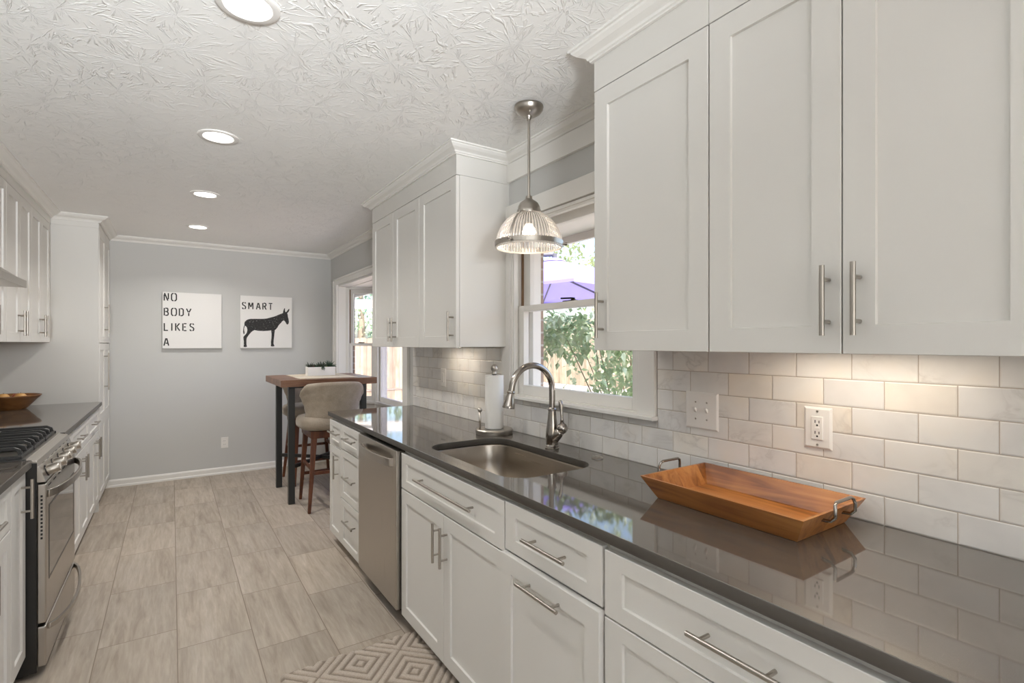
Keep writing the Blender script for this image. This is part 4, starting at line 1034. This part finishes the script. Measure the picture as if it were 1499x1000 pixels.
# ------------------------------------------------------------------ recessed ceiling lights
def can_light(y, label, W):
    t = thing('recessed_light', label, 'ceiling light', (0.197, y, ZC), 'recessed ceiling lights')
    m = MB(); m.lathe((0.197, y, ZC), [(0.092, -0.0005), (0.092, -0.004), (0.086, -0.007), (0.070, -0.007), (0.064, -0.002), (0.064, -0.0005)], 40, cap=False); m.build('trim_ring', PLASTIC, t, smooth=True)
    m = MB(); m.lathe((0.197, y, ZC), [(0.066, -0.0008), (0.066, -0.0030)], 40); m.build('lens', BULB, t, smooth=True)
    light('recessed_lamp', 'AREA', (0.197, y, ZC - 0.010), W, (1.0, 0.97, 0.93), 0.12, spread=R(140), parent=t)
for y, lb in ((1.775, 'round recessed ceiling light nearest the camera'), (2.985, 'round recessed ceiling light second from the camera'), (4.188, 'round recessed ceiling light third from the camera'), (5.392, 'round recessed ceiling light nearest the back wall')):
    can_light(y, lb, CAN_W * (0.65 if y < 2 else 0.9 if y < 3.5 else 1.35))

# ------------------------------------------------------------------ pendant lamp over the sink
QX, QY = 1.316, 1.846
t = thing('pendant_light', 'ribbed glass dome pendant lamp on a nickel rod above the sink', 'pendant light', (QX, QY, ZC))
def lat(name, z, prof, mat, par, n=40, cap=True, sm=True):
    m = MB(); m.lathe((QX, QY, z), prof, n, cap=cap); return m.build(name, mat, par, smooth=sm)
cp = lat('canopy', ZC, [(0.064, -0.0005), (0.065, -0.006), (0.062, -0.010), (0.062, -0.016), (0.052, -0.030), (0.034, -0.041), (0.014, -0.044), (0.010, -0.056), (0.008, -0.060)], STEEL, t)
for a in (R(60), R(240)):
    m = MB(); c = (QX + 0.045 * math.cos(a), QY + 0.045 * math.sin(a), ZC - 0.040); m.ball(c, 0.006, 10, 8); m.build('screw', STEEL, cp, smooth='all')
lat('rod', 2.035, [(0.0058, 0), (0.0058, 0.36)], STEEL, t, 14)
lat('cap', 1.966, [(0.052, 0.0), (0.053, 0.002), (0.053, 0.020), (0.050, 0.024), (0.049, 0.034), (0.040, 0.052), (0.026, 0.062), (0.016, 0.070), (0.014, 0.082), (0.010, 0.084)], STEEL, t)
m = MB(); rings = []; NR = 64; SUB = 4
for k in range(15):
    q = k / 14; zz = 1.822 + 0.150 * q; rr = 0.146 * math.sqrt(max(0.0, 1 - (q * 0.925) ** 2)) if q > 0.02 else 0.1455
    rings.append([(QX + (rr + 0.0030 * math.cos(2 * PI * (i % SUB) / SUB)) * math.cos(2 * PI * i / (NR * SUB)), QY + (rr + 0.0030 * math.cos(2 * PI * (i % SUB) / SUB)) * math.sin(2 * PI * i / (NR * SUB)), zz) for i in range(NR * SUB)])
vr = [[m.v(p) for p in r_] for r_ in rings]; NT = NR * SUB
for ra, rb_ in zip(vr, vr[1:]):
    for i in range(NT):
        m.mi = 0 if i % SUB in (0, 3) else 1
        m.f([ra[i], ra[(i + 1) % NT], rb_[(i + 1) % NT], rb_[i]])
m.build('shade', [SHADE, SHADE2], t, smooth='all')
bd = lat('band', 1.826, [(0.1475, 0), (0.1515, 0), (0.1515, 0.020), (0.1475, 0.020)], STEEL, t, 64, cap=False)
lat('shade_lip', 1.818, [(0.142, 0.0), (0.1475, 0.001), (0.1475, 0.008), (0.142, 0.008), (0.142, 0.0)], plain('frosted_lip', (0.72, 0.66, 0.58), 0.3), t, 64, cap=False)
rt3 = Vector((CY, -SY, 0)); fw3 = Vector((SY, CY, 0))
for k in range(3):
    ph = 2 * PI * k / 3 + R(2); dr_ = rt3 * math.cos(ph) - fw3 * math.sin(ph)
    m = MB(); pts = [Vector((QX, QY, 1.975)) + dr_ * 0.054]
    for j in range(12, -1, -1):
        q = j / 14; rr = 0.146 * math.sqrt(max(0.0, 1 - (q * 0.925) ** 2)) + 0.0035
        pts.append(Vector((QX, QY, 1.822 + 0.150 * q)) + dr_ * rr)
    m.ribbon(pts, 0.011, 0.002, up=dr_ + Vector((0, 0, 0.6))); m.build('strap', STEEL, t, smooth=True)
    m = MB(); c = Vector((QX, QY, 1.836)) + dr_ * 0.150; m.tube([c, c + dr_ * 0.010, c + dr_ * 0.011, c + dr_ * 0.019, c + dr_ * 0.020], [0.005, 0.005, 0.0075, 0.0075, 0.006], 14); m.build('thumb_screw', CHROME, bd, smooth=True)
m = MB(); m.lathe((QX, QY, 1.925), [(0.016, 0.045), (0.016, 0.0)], 16); m.build('socket', STEEL, t, smooth=True)
m = MB(); m.lathe((QX, QY, 1.862), [(0.0, 0.0), (0.014, 0.004), (0.026, 0.016), (0.030, 0.030), (0.026, 0.045), (0.016, 0.060), (0.013, 0.068)], 20, cap=False); m.build('bulb', FILAMENT, t, smooth='all')
light('pendant_lamp', 'POINT', (QX, QY, 1.842), 0.7, (1.0, 0.86, 0.70), 0.03, parent=t)

# ------------------------------------------------------------------ bar table, stools and what stands on it
TZ = 1.083
t = thing('bar_table', 'tall bar table with a thick walnut top and black square legs', 'table', (1.185, 5.10, 0))
m = MB(); m.box(0.770, 4.690, TZ - 0.058, 1.600, 5.530, TZ); m.build('tabletop', TABLEW, t, bevel=0.003)
LXS, LYS = (0.870, 1.500), (4.790, 5.410)
m = MB(); m.box(0.845, 4.765, TZ - 0.075, 1.525, 4.815, TZ - 0.0585); m.box(0.845, 5.385, TZ - 0.075, 1.525, 5.435, TZ - 0.0585); m.build('top_frame', BLKMET, t)
for x in LXS:
    for y in LYS:
        m = MB(); m.box(x - 0.026, y - 0.026, 0, x + 0.026, y + 0.026, TZ - 0.0755); m.build('leg', BLKMET, t, bevel=0.003)
m = MB(); m.bar((LXS[0] + 0.024, LYS[0] + 0.024, 0.315), (LXS[1] - 0.024, LYS[1] - 0.024, 0.315), 0.024, 0.030); m.build('cross_brace', BLKMET, t)
m = MB(); m.bar((LXS[0] + 0.024, LYS[1] - 0.024, 0.315), (1.170, 5.115, 0.315), 0.024, 0.0295); m.bar((1.200, 5.085, 0.315), (LXS[1] - 0.024, LYS[0] + 0.024, 0.315), 0.024, 0.0295); m.build('cross_brace', BLKMET, t)
MAT_ = mat_wood('cream_placemat', (0.50, 0.42, 0.30), (0.66, 0.58, 0.45), (0.72, 0.66, 0.55), 0.85, (60, 200, 1))
for (y0, y1, lb) in ((4.800, 5.125, 'cream woven placemat on the near side of the bar table'), (5.165, 5.490, 'cream woven placemat under the white planter box')):
    m = MB(); m.box(0.945, y0, TZ + 0.0002, 1.455, y1, TZ + 0.003)
    tag(m.build('placemat', MAT_, base=(1.2, (y0 + y1) / 2, TZ)), lb, 'placemat')
t = thing('planter_box', 'small white rectangular planter of succulents on the bar table', 'planter', (1.2175, 5.235, TZ + 0.003))
m = MB(); px0, px1, py0, py1, pz0, pz1 = 1.09, 1.345, 5.18, 5.29, TZ + 0.0032, TZ + 0.086
m.loft([q4(px0, py0, px1, py1, pz0), q4(px0, py0, px1, py1, pz1), q4(px0 + 0.007, py0 + 0.007, px1 - 0.007, py1 - 0.007, pz1), q4(px0 + 0.007, py0 + 0.007, px1 - 0.007, py1 - 0.007, pz1 - 0.014)], True, True)
m.build('planter_body', plain('white_ceramic', (0.82, 0.80, 0.78), 0.45), t, bevel=0.001)
m = MB(); m.box(px0 + 0.008, py0 + 0.008, pz1 - 0.0138, px1 - 0.008, py1 - 0.008, pz1 - 0.008); m.build('soil', plain('potting_soil', (0.03, 0.022, 0.016), 0.95), t)
SUC = [plain('dark_succulent', (0.025, 0.060, 0.030), 0.5), plain('red_succulent', (0.16, 0.035, 0.02), 0.5), plain('lime_succulent', (0.35, 0.42, 0.16), 0.5), plain('deep_succulent', (0.035, 0.05, 0.03), 0.5)]
for (sx, sy, ln, n, mi, up) in ((1.118, 5.228, 0.048, 18, 3, 0.9), (1.146, 5.245, 0.036, 16, 1, 0.6), (1.178, 5.225, 0.040, 14, 0, 0.8), (1.222, 5.215, 0.054, 22, 3, 0.9), (1.226, 5.195, 0.040, 9, 0, -0.9), (1.260, 5.240, 0.030, 18, 2, 0.5), (1.300, 5.232, 0.060, 26, 0, 1.0), (1.325, 5.225, 0.040, 12, 0, 0.4)):
    m = MB(); ln *= 1.35
    for i in range(n):
        a = 2.4 * i; el = (0.35 + 1.0 * (i / n)) * up if up > 0 else -0.3 - 0.9 * i / n
        if up < 0: a = -PI / 2 + 0.5 * math.sin(i * 2)
        d = Vector((math.cos(a) * math.cos(el), math.sin(a) * math.cos(el), math.sin(el))); p = Vector((sx, sy, pz1 - (0.006 if up > 0 else -0.004))); l2 = ln * (0.7 + 0.3 * random.random())
        m.tube([p, p + d * l2 * 0.35, p + d * l2 * 0.75 + Vector((0, 0, 0.003)), p + d * l2], [0.002, 0.0042, 0.003, 0.0006], 5)
    m.build('succulent', SUC[mi], t, smooth='all')

def make_stool(name, label, loc, rot):
    """wing-back bar stool; local frame, back towards -Y"""
    t = thing(name, label, 'bar stool', (0, 0, 0), None)
    m = MB(); rings = []
    for (z, k) in ((0.665, 0.70), (0.668, 0.90), (0.684, 0.985), (0.715, 1.0), (0.745, 0.985), (0.765, 0.93), (0.776, 0.78), (0.782, 0.45)):
        ring = []
        for i in range(40):
            a = 2 * PI * i / 40; ca, sa = math.cos(a), math.sin(a); e = 0.62
            x = 0.272 * k * math.copysign(abs(ca) ** e, ca); y = 0.252 * k * math.copysign(abs(sa) ** e, sa)
            ring.append((x, y + 0.005, z))
        rings.append(ring)
    m.loft(rings); m.build('seat', VELVET, t, smooth='all')
    # wrapped back shell with a tufted inside face
    NU, NV = 60, 34
    def prof(v):
        pts = [(0.0, 0.246), (0.16, 0.232), (0.32, 0.226), (0.5, 0.236), (0.72, 0.258), (0.88, 0.278), (1.0, 0.272)]
        for (a, wa), (b, wb_) in zip(pts, pts[1:]):
            if v <= b: k = (v - a) / (b - a); k = k * k * (3 - 2 * k); return wa + (wb_ - wa) * k
        return pts[-1][1]
    def surf(u, v, thick):
        au = abs(u); top = 1.074 - 0.030 * au ** 2 - 0.075 * max(0, (au - 0.72) / 0.28) ** 2.4
        z = 0.715 + (top - 0.715) * v
        ph = u * R(72); wdt = prof(v)
        x = wdt * math.sin(ph) / math.sin(R(72)) ; lean = -0.03 * v ** 1.5
        y = -0.235 + lean + 0.190 * (1 - math.cos(ph)) / (1 - math.cos(R(72)))
        nx, ny = math.sin(ph), -math.cos(ph)
        x -= nx * thick; y -= ny * thick
        return Vector((x, y, z))
    def tuft(u, v):
        a, b = u * 4.2, v * 4.0
        d1 = abs(((a + b) % 1.0) - 0.5); d2 = abs(((a - b) % 1.0) - 0.5)
        g = max(0, (d1 - 0.36) / 0.14) , max(0, (d2 - 0.36) / 0.14)
        fade = min(1, max(0, (0.92 - abs(u)) * 8)) * min(1, max(0, (v - 0.22) * 8)) * min(1, max(0, (0.93 - v) * 10))
        return fade * (0.006 * (g[0] ** 2 + g[1] ** 2) + 0.010 * (g[0] * g[1]) ** 1.5)
    m = MB(); grid_o = []; grid_i = []
    for j in range(NV + 1):
        v = j / NV; eo = []; ei = []
        for i in range(NU + 1):
            u = -1 + 2 * i / NU
            rim = max(0, (v - 0.94) / 0.06) ** 2 * 0.5 + max(0, (abs(u) - 0.95) / 0.05) ** 2 * 0.4
            rim = min(rim, 0.48)
            eo.append(m.v(surf(u, v, 0.046 * rim))); ei.append(m.v(surf(u, v, 0.046 * (1 - rim) - tuft(u, v))))
        grid_o.append(eo); grid_i.append(ei)
    for j in range(NV):
        for i in range(NU):
            m.f([grid_o[j][i], grid_o[j][i + 1], grid_o[j + 1][i + 1], grid_o[j + 1][i]]); m.f([grid_i[j][i], grid_i[j + 1][i], grid_i[j + 1][i + 1], grid_i[j][i + 1]])
    for i in range(NU):
        m.f([grid_o[NV][i], grid_o[NV][i + 1], grid_i[NV][i + 1], grid_i[NV][i]]); m.f([grid_o[0][i], grid_i[0][i], grid_i[0][i + 1], grid_o[0][i + 1]])
    for j in range(NV):
        m.f([grid_o[j][0], grid_o[j + 1][0], grid_i[j + 1][0], grid_i[j][0]]); m.f([grid_o[j][NU], grid_i[j][NU], grid_i[j + 1][NU], grid_o[j + 1][NU]])
    bk_ = m.build('backrest', VELVET, t, smooth='all')
    m = MB()
    for ia in range(-4, 5):
        for ib in range(0, 9):
            if (ia + ib) % 2: continue
            u, v = (ia + 0.0) / 2 / 4.2, (ib / 2) / 4.0
            if abs(u) < 0.85 and 0.26 < v < 0.90: m.ball(surf(u, v, 0.046 - tuft(u, v) + 0.002), 0.0075, 10, 6)
    m.build('tuft_button', plain('dark_button', (0.10, 0.08, 0.06), 0.6) if 'dark_button' not in D.materials else D.materials['dark_button'], bk_, smooth='all')
    m = MB(); m.loft([[(x * k, y * k, z) for x, y in ((-0.20, -0.19), (0.20, -0.19), (0.20, 0.19), (-0.20, 0.19))] for z, k in ((0.600, 1.0), (0.662, 1.02))]); m.build('seat_frame', LEGW, t, bevel=0.006)
    ft = {(-1, -1): (-0.228, -0.240), (1, -1): (0.228, -0.240), (-1, 1): (-0.205, 0.222), (1, 1): (0.205, 0.222)}
    tp = {k: (k[0] * 0.172, k[1] * 0.165) for k in ft}
    def at(k, z): q = z / 0.61; return Vector((ft[k][0] + (tp[k][0] - ft[k][0]) * q, ft[k][1] + (tp[k][1] - ft[k][1]) * q, z))
    for k in ft:
        m = MB(); m.bar(at(k, 0.0), at(k, 0.635), (0.024, 0.044), (0.024, 0.044), up=(0, 1, 0)); m.build('leg', LEGW, t, bevel=0.004)
    for a, b, z in (((-1, -1), (1, -1), 0.315), ((-1, 1), (1, 1), 0.235), ((-1, -1), (-1, 1), 0.350), ((1, -1), (1, 1), 0.350)):
        pa, pb = at(a, z), at(b, z); d = (pb - pa).normalized()
        m = MB(); m.bar(pa + d * 0.012, pb - d * 0.012, 0.020, 0.026); m.build('stretcher', LEGW, t, bevel=0.002)
    t.location = loc; t.rotation_euler = (0, 0, rot); WL[t.name] = Vector(loc)
    return t
s0 = make_stool('bar_stool', 'taupe velvet bar stool with its back to the camera, beside the worktop end', (1.168, 4.662, 0), 0)
s1 = dup(s0, (1.205, 5.562, 0), 'taupe velvet bar stool with tufted back on the far side of the bar table', None, PI)

# ------------------------------------------------------------------ rug by the sink
def mat_rug():
    mt, nt, b = new_mat('taupe_carved_rug')
    at_ = N(nt, 'ShaderNodeAttribute'); at_.attribute_name = 'pile'
    f = noise(nt, coords(nt), 260, 3)
    c = ramp(nt, at_.outputs['Fac'], [(0.1, (0.24, 0.19, 0.145)), (0.6, (0.40, 0.335, 0.27)), (1.0, (0.46, 0.39, 0.32))])  # shade of the carved grooves put into the colour
    c = mixc(nt, 0.55, c, ramp(nt, f, [(0.3, (0.7, 0.7, 0.7)), (0.7, (1.2, 1.2, 1.2))]), 'MULTIPLY')
    L(nt, c, b.inputs['Base Color']); b.inputs['Roughness'].default_value = 0.95; b.inputs['Sheen Weight'].default_value = 0.2
    bump(nt, f, 0.8, 0.004, b); return mt
m = MB(); RX0, RX1, RY0, RY1 = 0.375, 0.985, 1.35, 2.318; nx, ny = 150, 240; pile = []
def rugh(x, y):
    p_ = (x - 0.68) / 0.175; q_ = (y - 2.203) / 0.18; r_ = (p_ + q_) / 2; s_ = (p_ - q_) / 2
    dd = 2 * max(abs((r_ + 0.5) % 1.0 - 0.5), abs((s_ + 0.5) % 1.0 - 0.5))
    return 0.5 + 0.5 * math.cos(2 * PI * 3.5 * (dd - 0.02))
rows = []
for j in range(ny + 1):
    row = []
    for i in range(nx + 1):
        x = RX0 + (RX1 - RX0) * i / nx; y = RY0 + (RY1 - RY0) * j / ny
        e = min(x - RX0, RX1 - x, y - RY0, RY1 - y); ed = min(1, e / 0.012)
        h_ = min(1, 1.6 * rugh(x, y)); pile.append(h_)
        wav = 0.006 * math.sin(x * 23 + 1) * (1 if y > RY1 - 0.02 else 0)
        row.append(m.v((x, y + wav, 0.0015 + ed * (0.010 + 0.009 * h_ + 0.002 * random.random()))))
    rows.append(row)
for j in range(ny):
    for i in range(nx): m.f([rows[j][i], rows[j][i + 1], rows[j + 1][i + 1], rows[j + 1][i]])
rug = m.build('rug', mat_rug(), smooth='all', base=(0.68, 1.83, 0), normals=False)
at_ = rug.data.attributes.new('pile', 'FLOAT', 'POINT')
for i, v_ in enumerate(pile): at_.data[i].value = v_
tag(rug, 'taupe rug with carved diamond pattern on the floor before the sink', 'rug')

# ------------------------------------------------------------------ the yard
def gz(x, y): return -0.15 + 0.67 * max(0.0, min(1.0, (x - 2.0) / 4.6))
m = MB(); rows = []
for j in range(61):
    row = []
    for i in range(61):
        x = 1.795 + i * 0.45; y = -12 + j * 0.75
        row.append(m.v((x, y, gz(x, y) + (0.03 * random.random() if i else 0))))
    rows.append(row)
for j in range(60):
    for i in range(60): m.f([rows[j][i], rows[j][i + 1], rows[j + 1][i + 1], rows[j + 1][i]])
struct(m.build('ground', plain('mulch', (0.40, 0.35, 0.31), 0.95, var=0.45, vscale=18, bmp=1.0, bscale=25), smooth='all'))
m = MB(); rows = []
for j in range(25):
    rows.append([m.v((1.795 + i * 0.2, 0.2 + j * 0.4, gz(1.795 + i * 0.2, 0) + 0.045)) for i in range(9)])
for j in range(24):
    for i in range(8): m.f([rows[j][i], rows[j][i + 1], rows[j + 1][i + 1], rows[j + 1][i]])
struct(m.build('sun_bounce_slab', plain('pale_bounce_surface', (0.66, 0.64, 0.60), 0.9, var=0.06, vscale=6), smooth='all'))  # added pale strip, reflects sunlight up through the windows onto the ceiling
m = MB(); m.box(-30, -30, -0.5, 1.79, YF - 0.13, -0.11); struct(m.build('patio_ground', plain('patio_concrete', (0.5, 0.49, 0.47), 0.9)))

def fence(label, p0, p1, z0, z1, mat, kick=None):
    p0, p1 = Vector(p0), Vector(p1); ln = (p1 - p0).length; d = (p1 - p0).normalized(); nn = Vector((-d.y, d.x))
    t = thing('wooden_fence', label, 'fence', ((p0 + p1).x / 2, (p0 + p1).y / 2, z0))
    m = MB(); k = 0; w = 0.14
    while k * w < ln - 0.01:
        a = p0 + d * (k * w + 0.003); b_ = p0 + d * ((k + 1) * w - 0.003); h = z1 + 0.02 * random.random(); md = 0.025
        q = [(a, z0), (b_, z0), (b_, h - md), (b_ - d * md, h), (a + d * md, h), (a, h - md)]
        off = nn * (0.004 * random.random())
        m.prism([(p.x + off.x, p.y + off.y, z) for p, z in q], (nn.x * 0.018, nn.y * 0.018, 0)); k += 1
    m.build('board_panel', mat, t)
    for z in (z0 + 0.18, z1 - 0.22):
        m = MB(); a = p0 - nn * 0.022; b_ = p1 - nn * 0.022; m.bar((a.x, a.y, z), (b_.x, b_.y, z), 0.04, 0.09); m.build('rail', mat, t)
    n = int(ln / 2.2) + 1
    for i in range(n):
        a = p0 + d * (0.4 + i * 2.2) - nn * 0.088; m = MB(); m.box(a.x - 0.045, a.y - 0.045, z0 - 0.6, a.x + 0.045, a.y + 0.045, z1 - 0.05); m.build('post', mat, t)
    if kick:
        m = MB(); a = p0 - nn * 0.10; b_ = p1 - nn * 0.10; m.bar((a.x, a.y, z0 - 0.015), (b_.x, b_.y, z0 - 0.015), 0.16, 0.05); m.build('cap_board', BEAMW, t)
        m = MB(); a = p0 - nn * 0.05; b_ = p1 - nn * 0.05; m.bar((a.x, a.y, z0 - 0.34), (b_.x, b_.y, z0 - 0.34), 0.05, 0.60); m.build('retaining_board', mat, t)
    return t
fence('tan cedar plank fence seen through the kitchen window behind the leafy shrub', (7.0, 2.2), (7.0, 10.45), 0.54, 1.88, FENCEW)
fence('pale weathered plank fence seen through the bay window', (7.0, 10.5), (0.4, 10.5), 0.45, 1.50, FENCEX, True)

def leaf(m, p, d, up, s):
    d = d.normalized(); sd = d.cross(up)
    if sd.length < 1e-3: sd = d.orthogonal()
    sd.normalize(); nn = sd.cross(d)
    a = m.v(p); b1 = m.v(p + d * s * 0.38 + sd * s * 0.30 + nn * s * 0.06); c = m.v(p + d * s + nn * s * -0.08); b2 = m.v(p + d * s * 0.38 - sd * s * 0.30 + nn * s * 0.06); e = m.v(p + d * s * 0.45)
    m.f([a, b1, e]); m.f([b1, c, e]); m.f([c, b2, e]); m.f([b2, a, e])
def rv(): return Vector((random.uniform(-1, 1), random.uniform(-1, 1), random.uniform(-1, 1)))
def leaf_cloud(c, rad, n, s, mat, par, clus=6, keep=None, name='foliage'):
    m = MB(); k = 0; c = Vector(c)
    while k < n:
        q = rv()
        if q.length > 1: continue
        q = q.normalized() * (q.length ** 0.5)
        p = c + Vector((q.x * rad[0], q.y * rad[1], q.z * rad[2]))
        if keep and random.random() > keep(p): continue
        ax = rv() + Vector((0, 0, -0.2))
        for j in range(clus):
            d = ax * 0.6 + rv(); d.z -= 0.35; leaf(m, p + rv() * s * 0.8, d, Vector((0, 0, 1)) + rv() * 0.5, s * random.uniform(0.6, 1.15)); k += 1
    return m.build(name, mat, par, normals=False)
# leafy shrub in front of the fence
t = thing('leafy_shrub', 'light green leafy shrub just outside the kitchen window, before the tan fence', 'shrub', (2.75, 2.75, -0.1))
def dens(p):
    z = p.z
    if z > 1.585: return 0.0
    k = 0.05 if z < 1.27 else 0.05 + 0.95 * min(1, (z - 1.27) / 0.12)
    sx = (p.x * CY - p.y * SY) / (p.x * SY + p.y * CY)
    if sx > 0.16 and z < 1.33: k = 0.55
    return k
leaf_cloud((2.56, 2.76, 1.42), (0.34, 0.52, 0.50), 1700, 0.072, LEAF1, t, keep=dens)
m = MB()
for i in range(5):
    a = 1.25 * i; top = Vector((2.56 + 0.2 * math.cos(a), 2.76 + 0.3 * math.sin(a), 1.50)); m.tube([(2.95, 2.85, -0.12), (2.9 + 0.1 * math.cos(a), 2.85 + 0.1 * math.sin(a), 0.75), top, top + Vector((0.12 * math.cos(a) - 0.05, 0.16 * math.sin(a) - 0.1, -0.28))], [0.010, 0.006, 0.003, 0.0015], 6)
m.build('stem', plain('bark', (0.22, 0.18, 0.13), 0.9), t, smooth='all')
t = thing('hedge_bush', 'dense green bush rising behind the tan cedar fence', 'shrub', (7.7, 6.2, 0.5))
leaf_cloud((7.75, 5.9, 1.55), (0.5, 1.5, 1.1), 1800, 0.11, LEAF2, t)
def tree(label, c, rad, n, s, mat, trunk, gz0):
    t = thing('tree', label, 'tree', (trunk[0], trunk[1], gz0))
    leaf_cloud(c, rad, n, s, mat, t, name='crown', clus=7)
    m = MB(); m.tube([(trunk[0], trunk[1], gz0), (trunk[0] + 0.1, trunk[1], (gz0 + c[2]) / 2), (c[0], c[1], c[2] + rad[2] * 0.3)], [0.16, 0.12, 0.04], 8); m.build('trunk', D.materials['bark'], t, smooth='all')
tree('bright yellow-green tree above the violet patio umbrella', (8.8, 9.2, 4.0), (1.9, 2.6, 1.75), 3000, 0.16, LEAF3, (9.0, 9.4), 0.5)
tree('blue-green tree beyond the pale weathered fence', (4.8, 15.6, 3.2), (2.9, 1.8, 2.1), 2400, 0.18, LEAF2, (4.8, 15.8), 0.2)
tree('low light green tree just behind the pale weathered fence', (3.9, 12.6, 1.85), (1.6, 0.6, 0.5), 900, 0.10, LEAF1, (3.9, 12.8), 0.2)
# patio cover behind the bay fence
t = thing('patio_cover', 'pale timber beam on a slim gray post beyond the bay window fence', 'patio cover', (3.8, 11.25, 0))
m = MB(); m.bar((3.30, 11.33, 2.255), (5.6, 10.95, 2.38), 0.10, 0.20); m.build('beam', BEAMW, t)
m = MB(); m.box(3.83, 11.16, 0.2, 3.91, 11.24, 2.18); m.build('post', plain('gray_post', (0.35, 0.37, 0.38), 0.6), t)
# patio umbrella
UX, UY, UZ, UR = 3.86, 4.88, 2.425, 1.40
MX_, MY_ = 2.50, 5.85
t = thing('patio_umbrella', 'open violet cantilever patio umbrella in the yard outside the kitchen window', 'umbrella', (UX, UY, gz(UX, UY)))
def ring8(r, z, sag=0.0):
    out = []
    for i in range(48):
        a = 2 * PI * i / 48 + R(14); seg = (i % 6) / 6.0; ra = r * math.cos(PI / 8) / math.cos((seg - 0.5) * PI / 4)
        out.append((UX + ra * math.cos(a), UY + ra * math.sin(a), z - sag * math.sin(PI * seg)))
    return out
m = MB(); m.loft([ring8(0.10, UZ - 0.035), ring8(0.5, UZ - 0.145, 0.006), ring8(0.95, UZ - 0.275, 0.014), ring8(UR, UZ - 0.415, 0.024), ring8(UR + 0.004, UZ - 0.445, 0.024)], False, False); m.build('canopy', UMBM, t, normals=True)
m = MB(); m.lathe((UX, UY, UZ - 0.04), [(0.14, 0), (0.10, 0.03), (0.03, 0.05), (0.0, 0.055)], 24, cap=False); m.build('vent_cap', UMBM, t, smooth='all')
GRIB = plain('gray_rib', (0.10, 0.10, 0.11), 0.5)
for i in range(8):
    a = 2 * PI * i / 8 + R(14); m = MB(); m.bar((UX + 0.05 * math.cos(a), UY + 0.05 * math.sin(a), UZ - 0.195), (UX + (UR - 0.02) * math.cos(a), UY + (UR - 0.02) * math.sin(a), UZ - 0.442), 0.014, 0.022); m.build('rib', GRIB, t)
m = MB(); m.tube([(UX, UY, UZ - 0.22), (UX, UY, UZ + 0.06)], 0.03, 14); m.build('hub', GRIB, t, smooth=True)
m = MB(); m.tube([(MX_, MY_, 2.15), (MX_ + 0.1, MY_ - 0.07, 2.42), (UX, UY, UZ + 0.05)], 0.025, 12); m.build('arm', GRIB, t, smooth=True)
m = MB(); m.tube([(MX_, MY_, gz(MX_, MY_)), (MX_, MY_, 2.55)], 0.035, 14); m.build('mast', GRIB, t, smooth=True)
m = MB(); m.lathe((MX_, MY_, gz(MX_, MY_) - 0.02), [(0.35, 0), (0.35, 0.09), (0.06, 0.12), (0.05, 0.25)], 24); m.build('base', BLKMET, t, smooth=True)
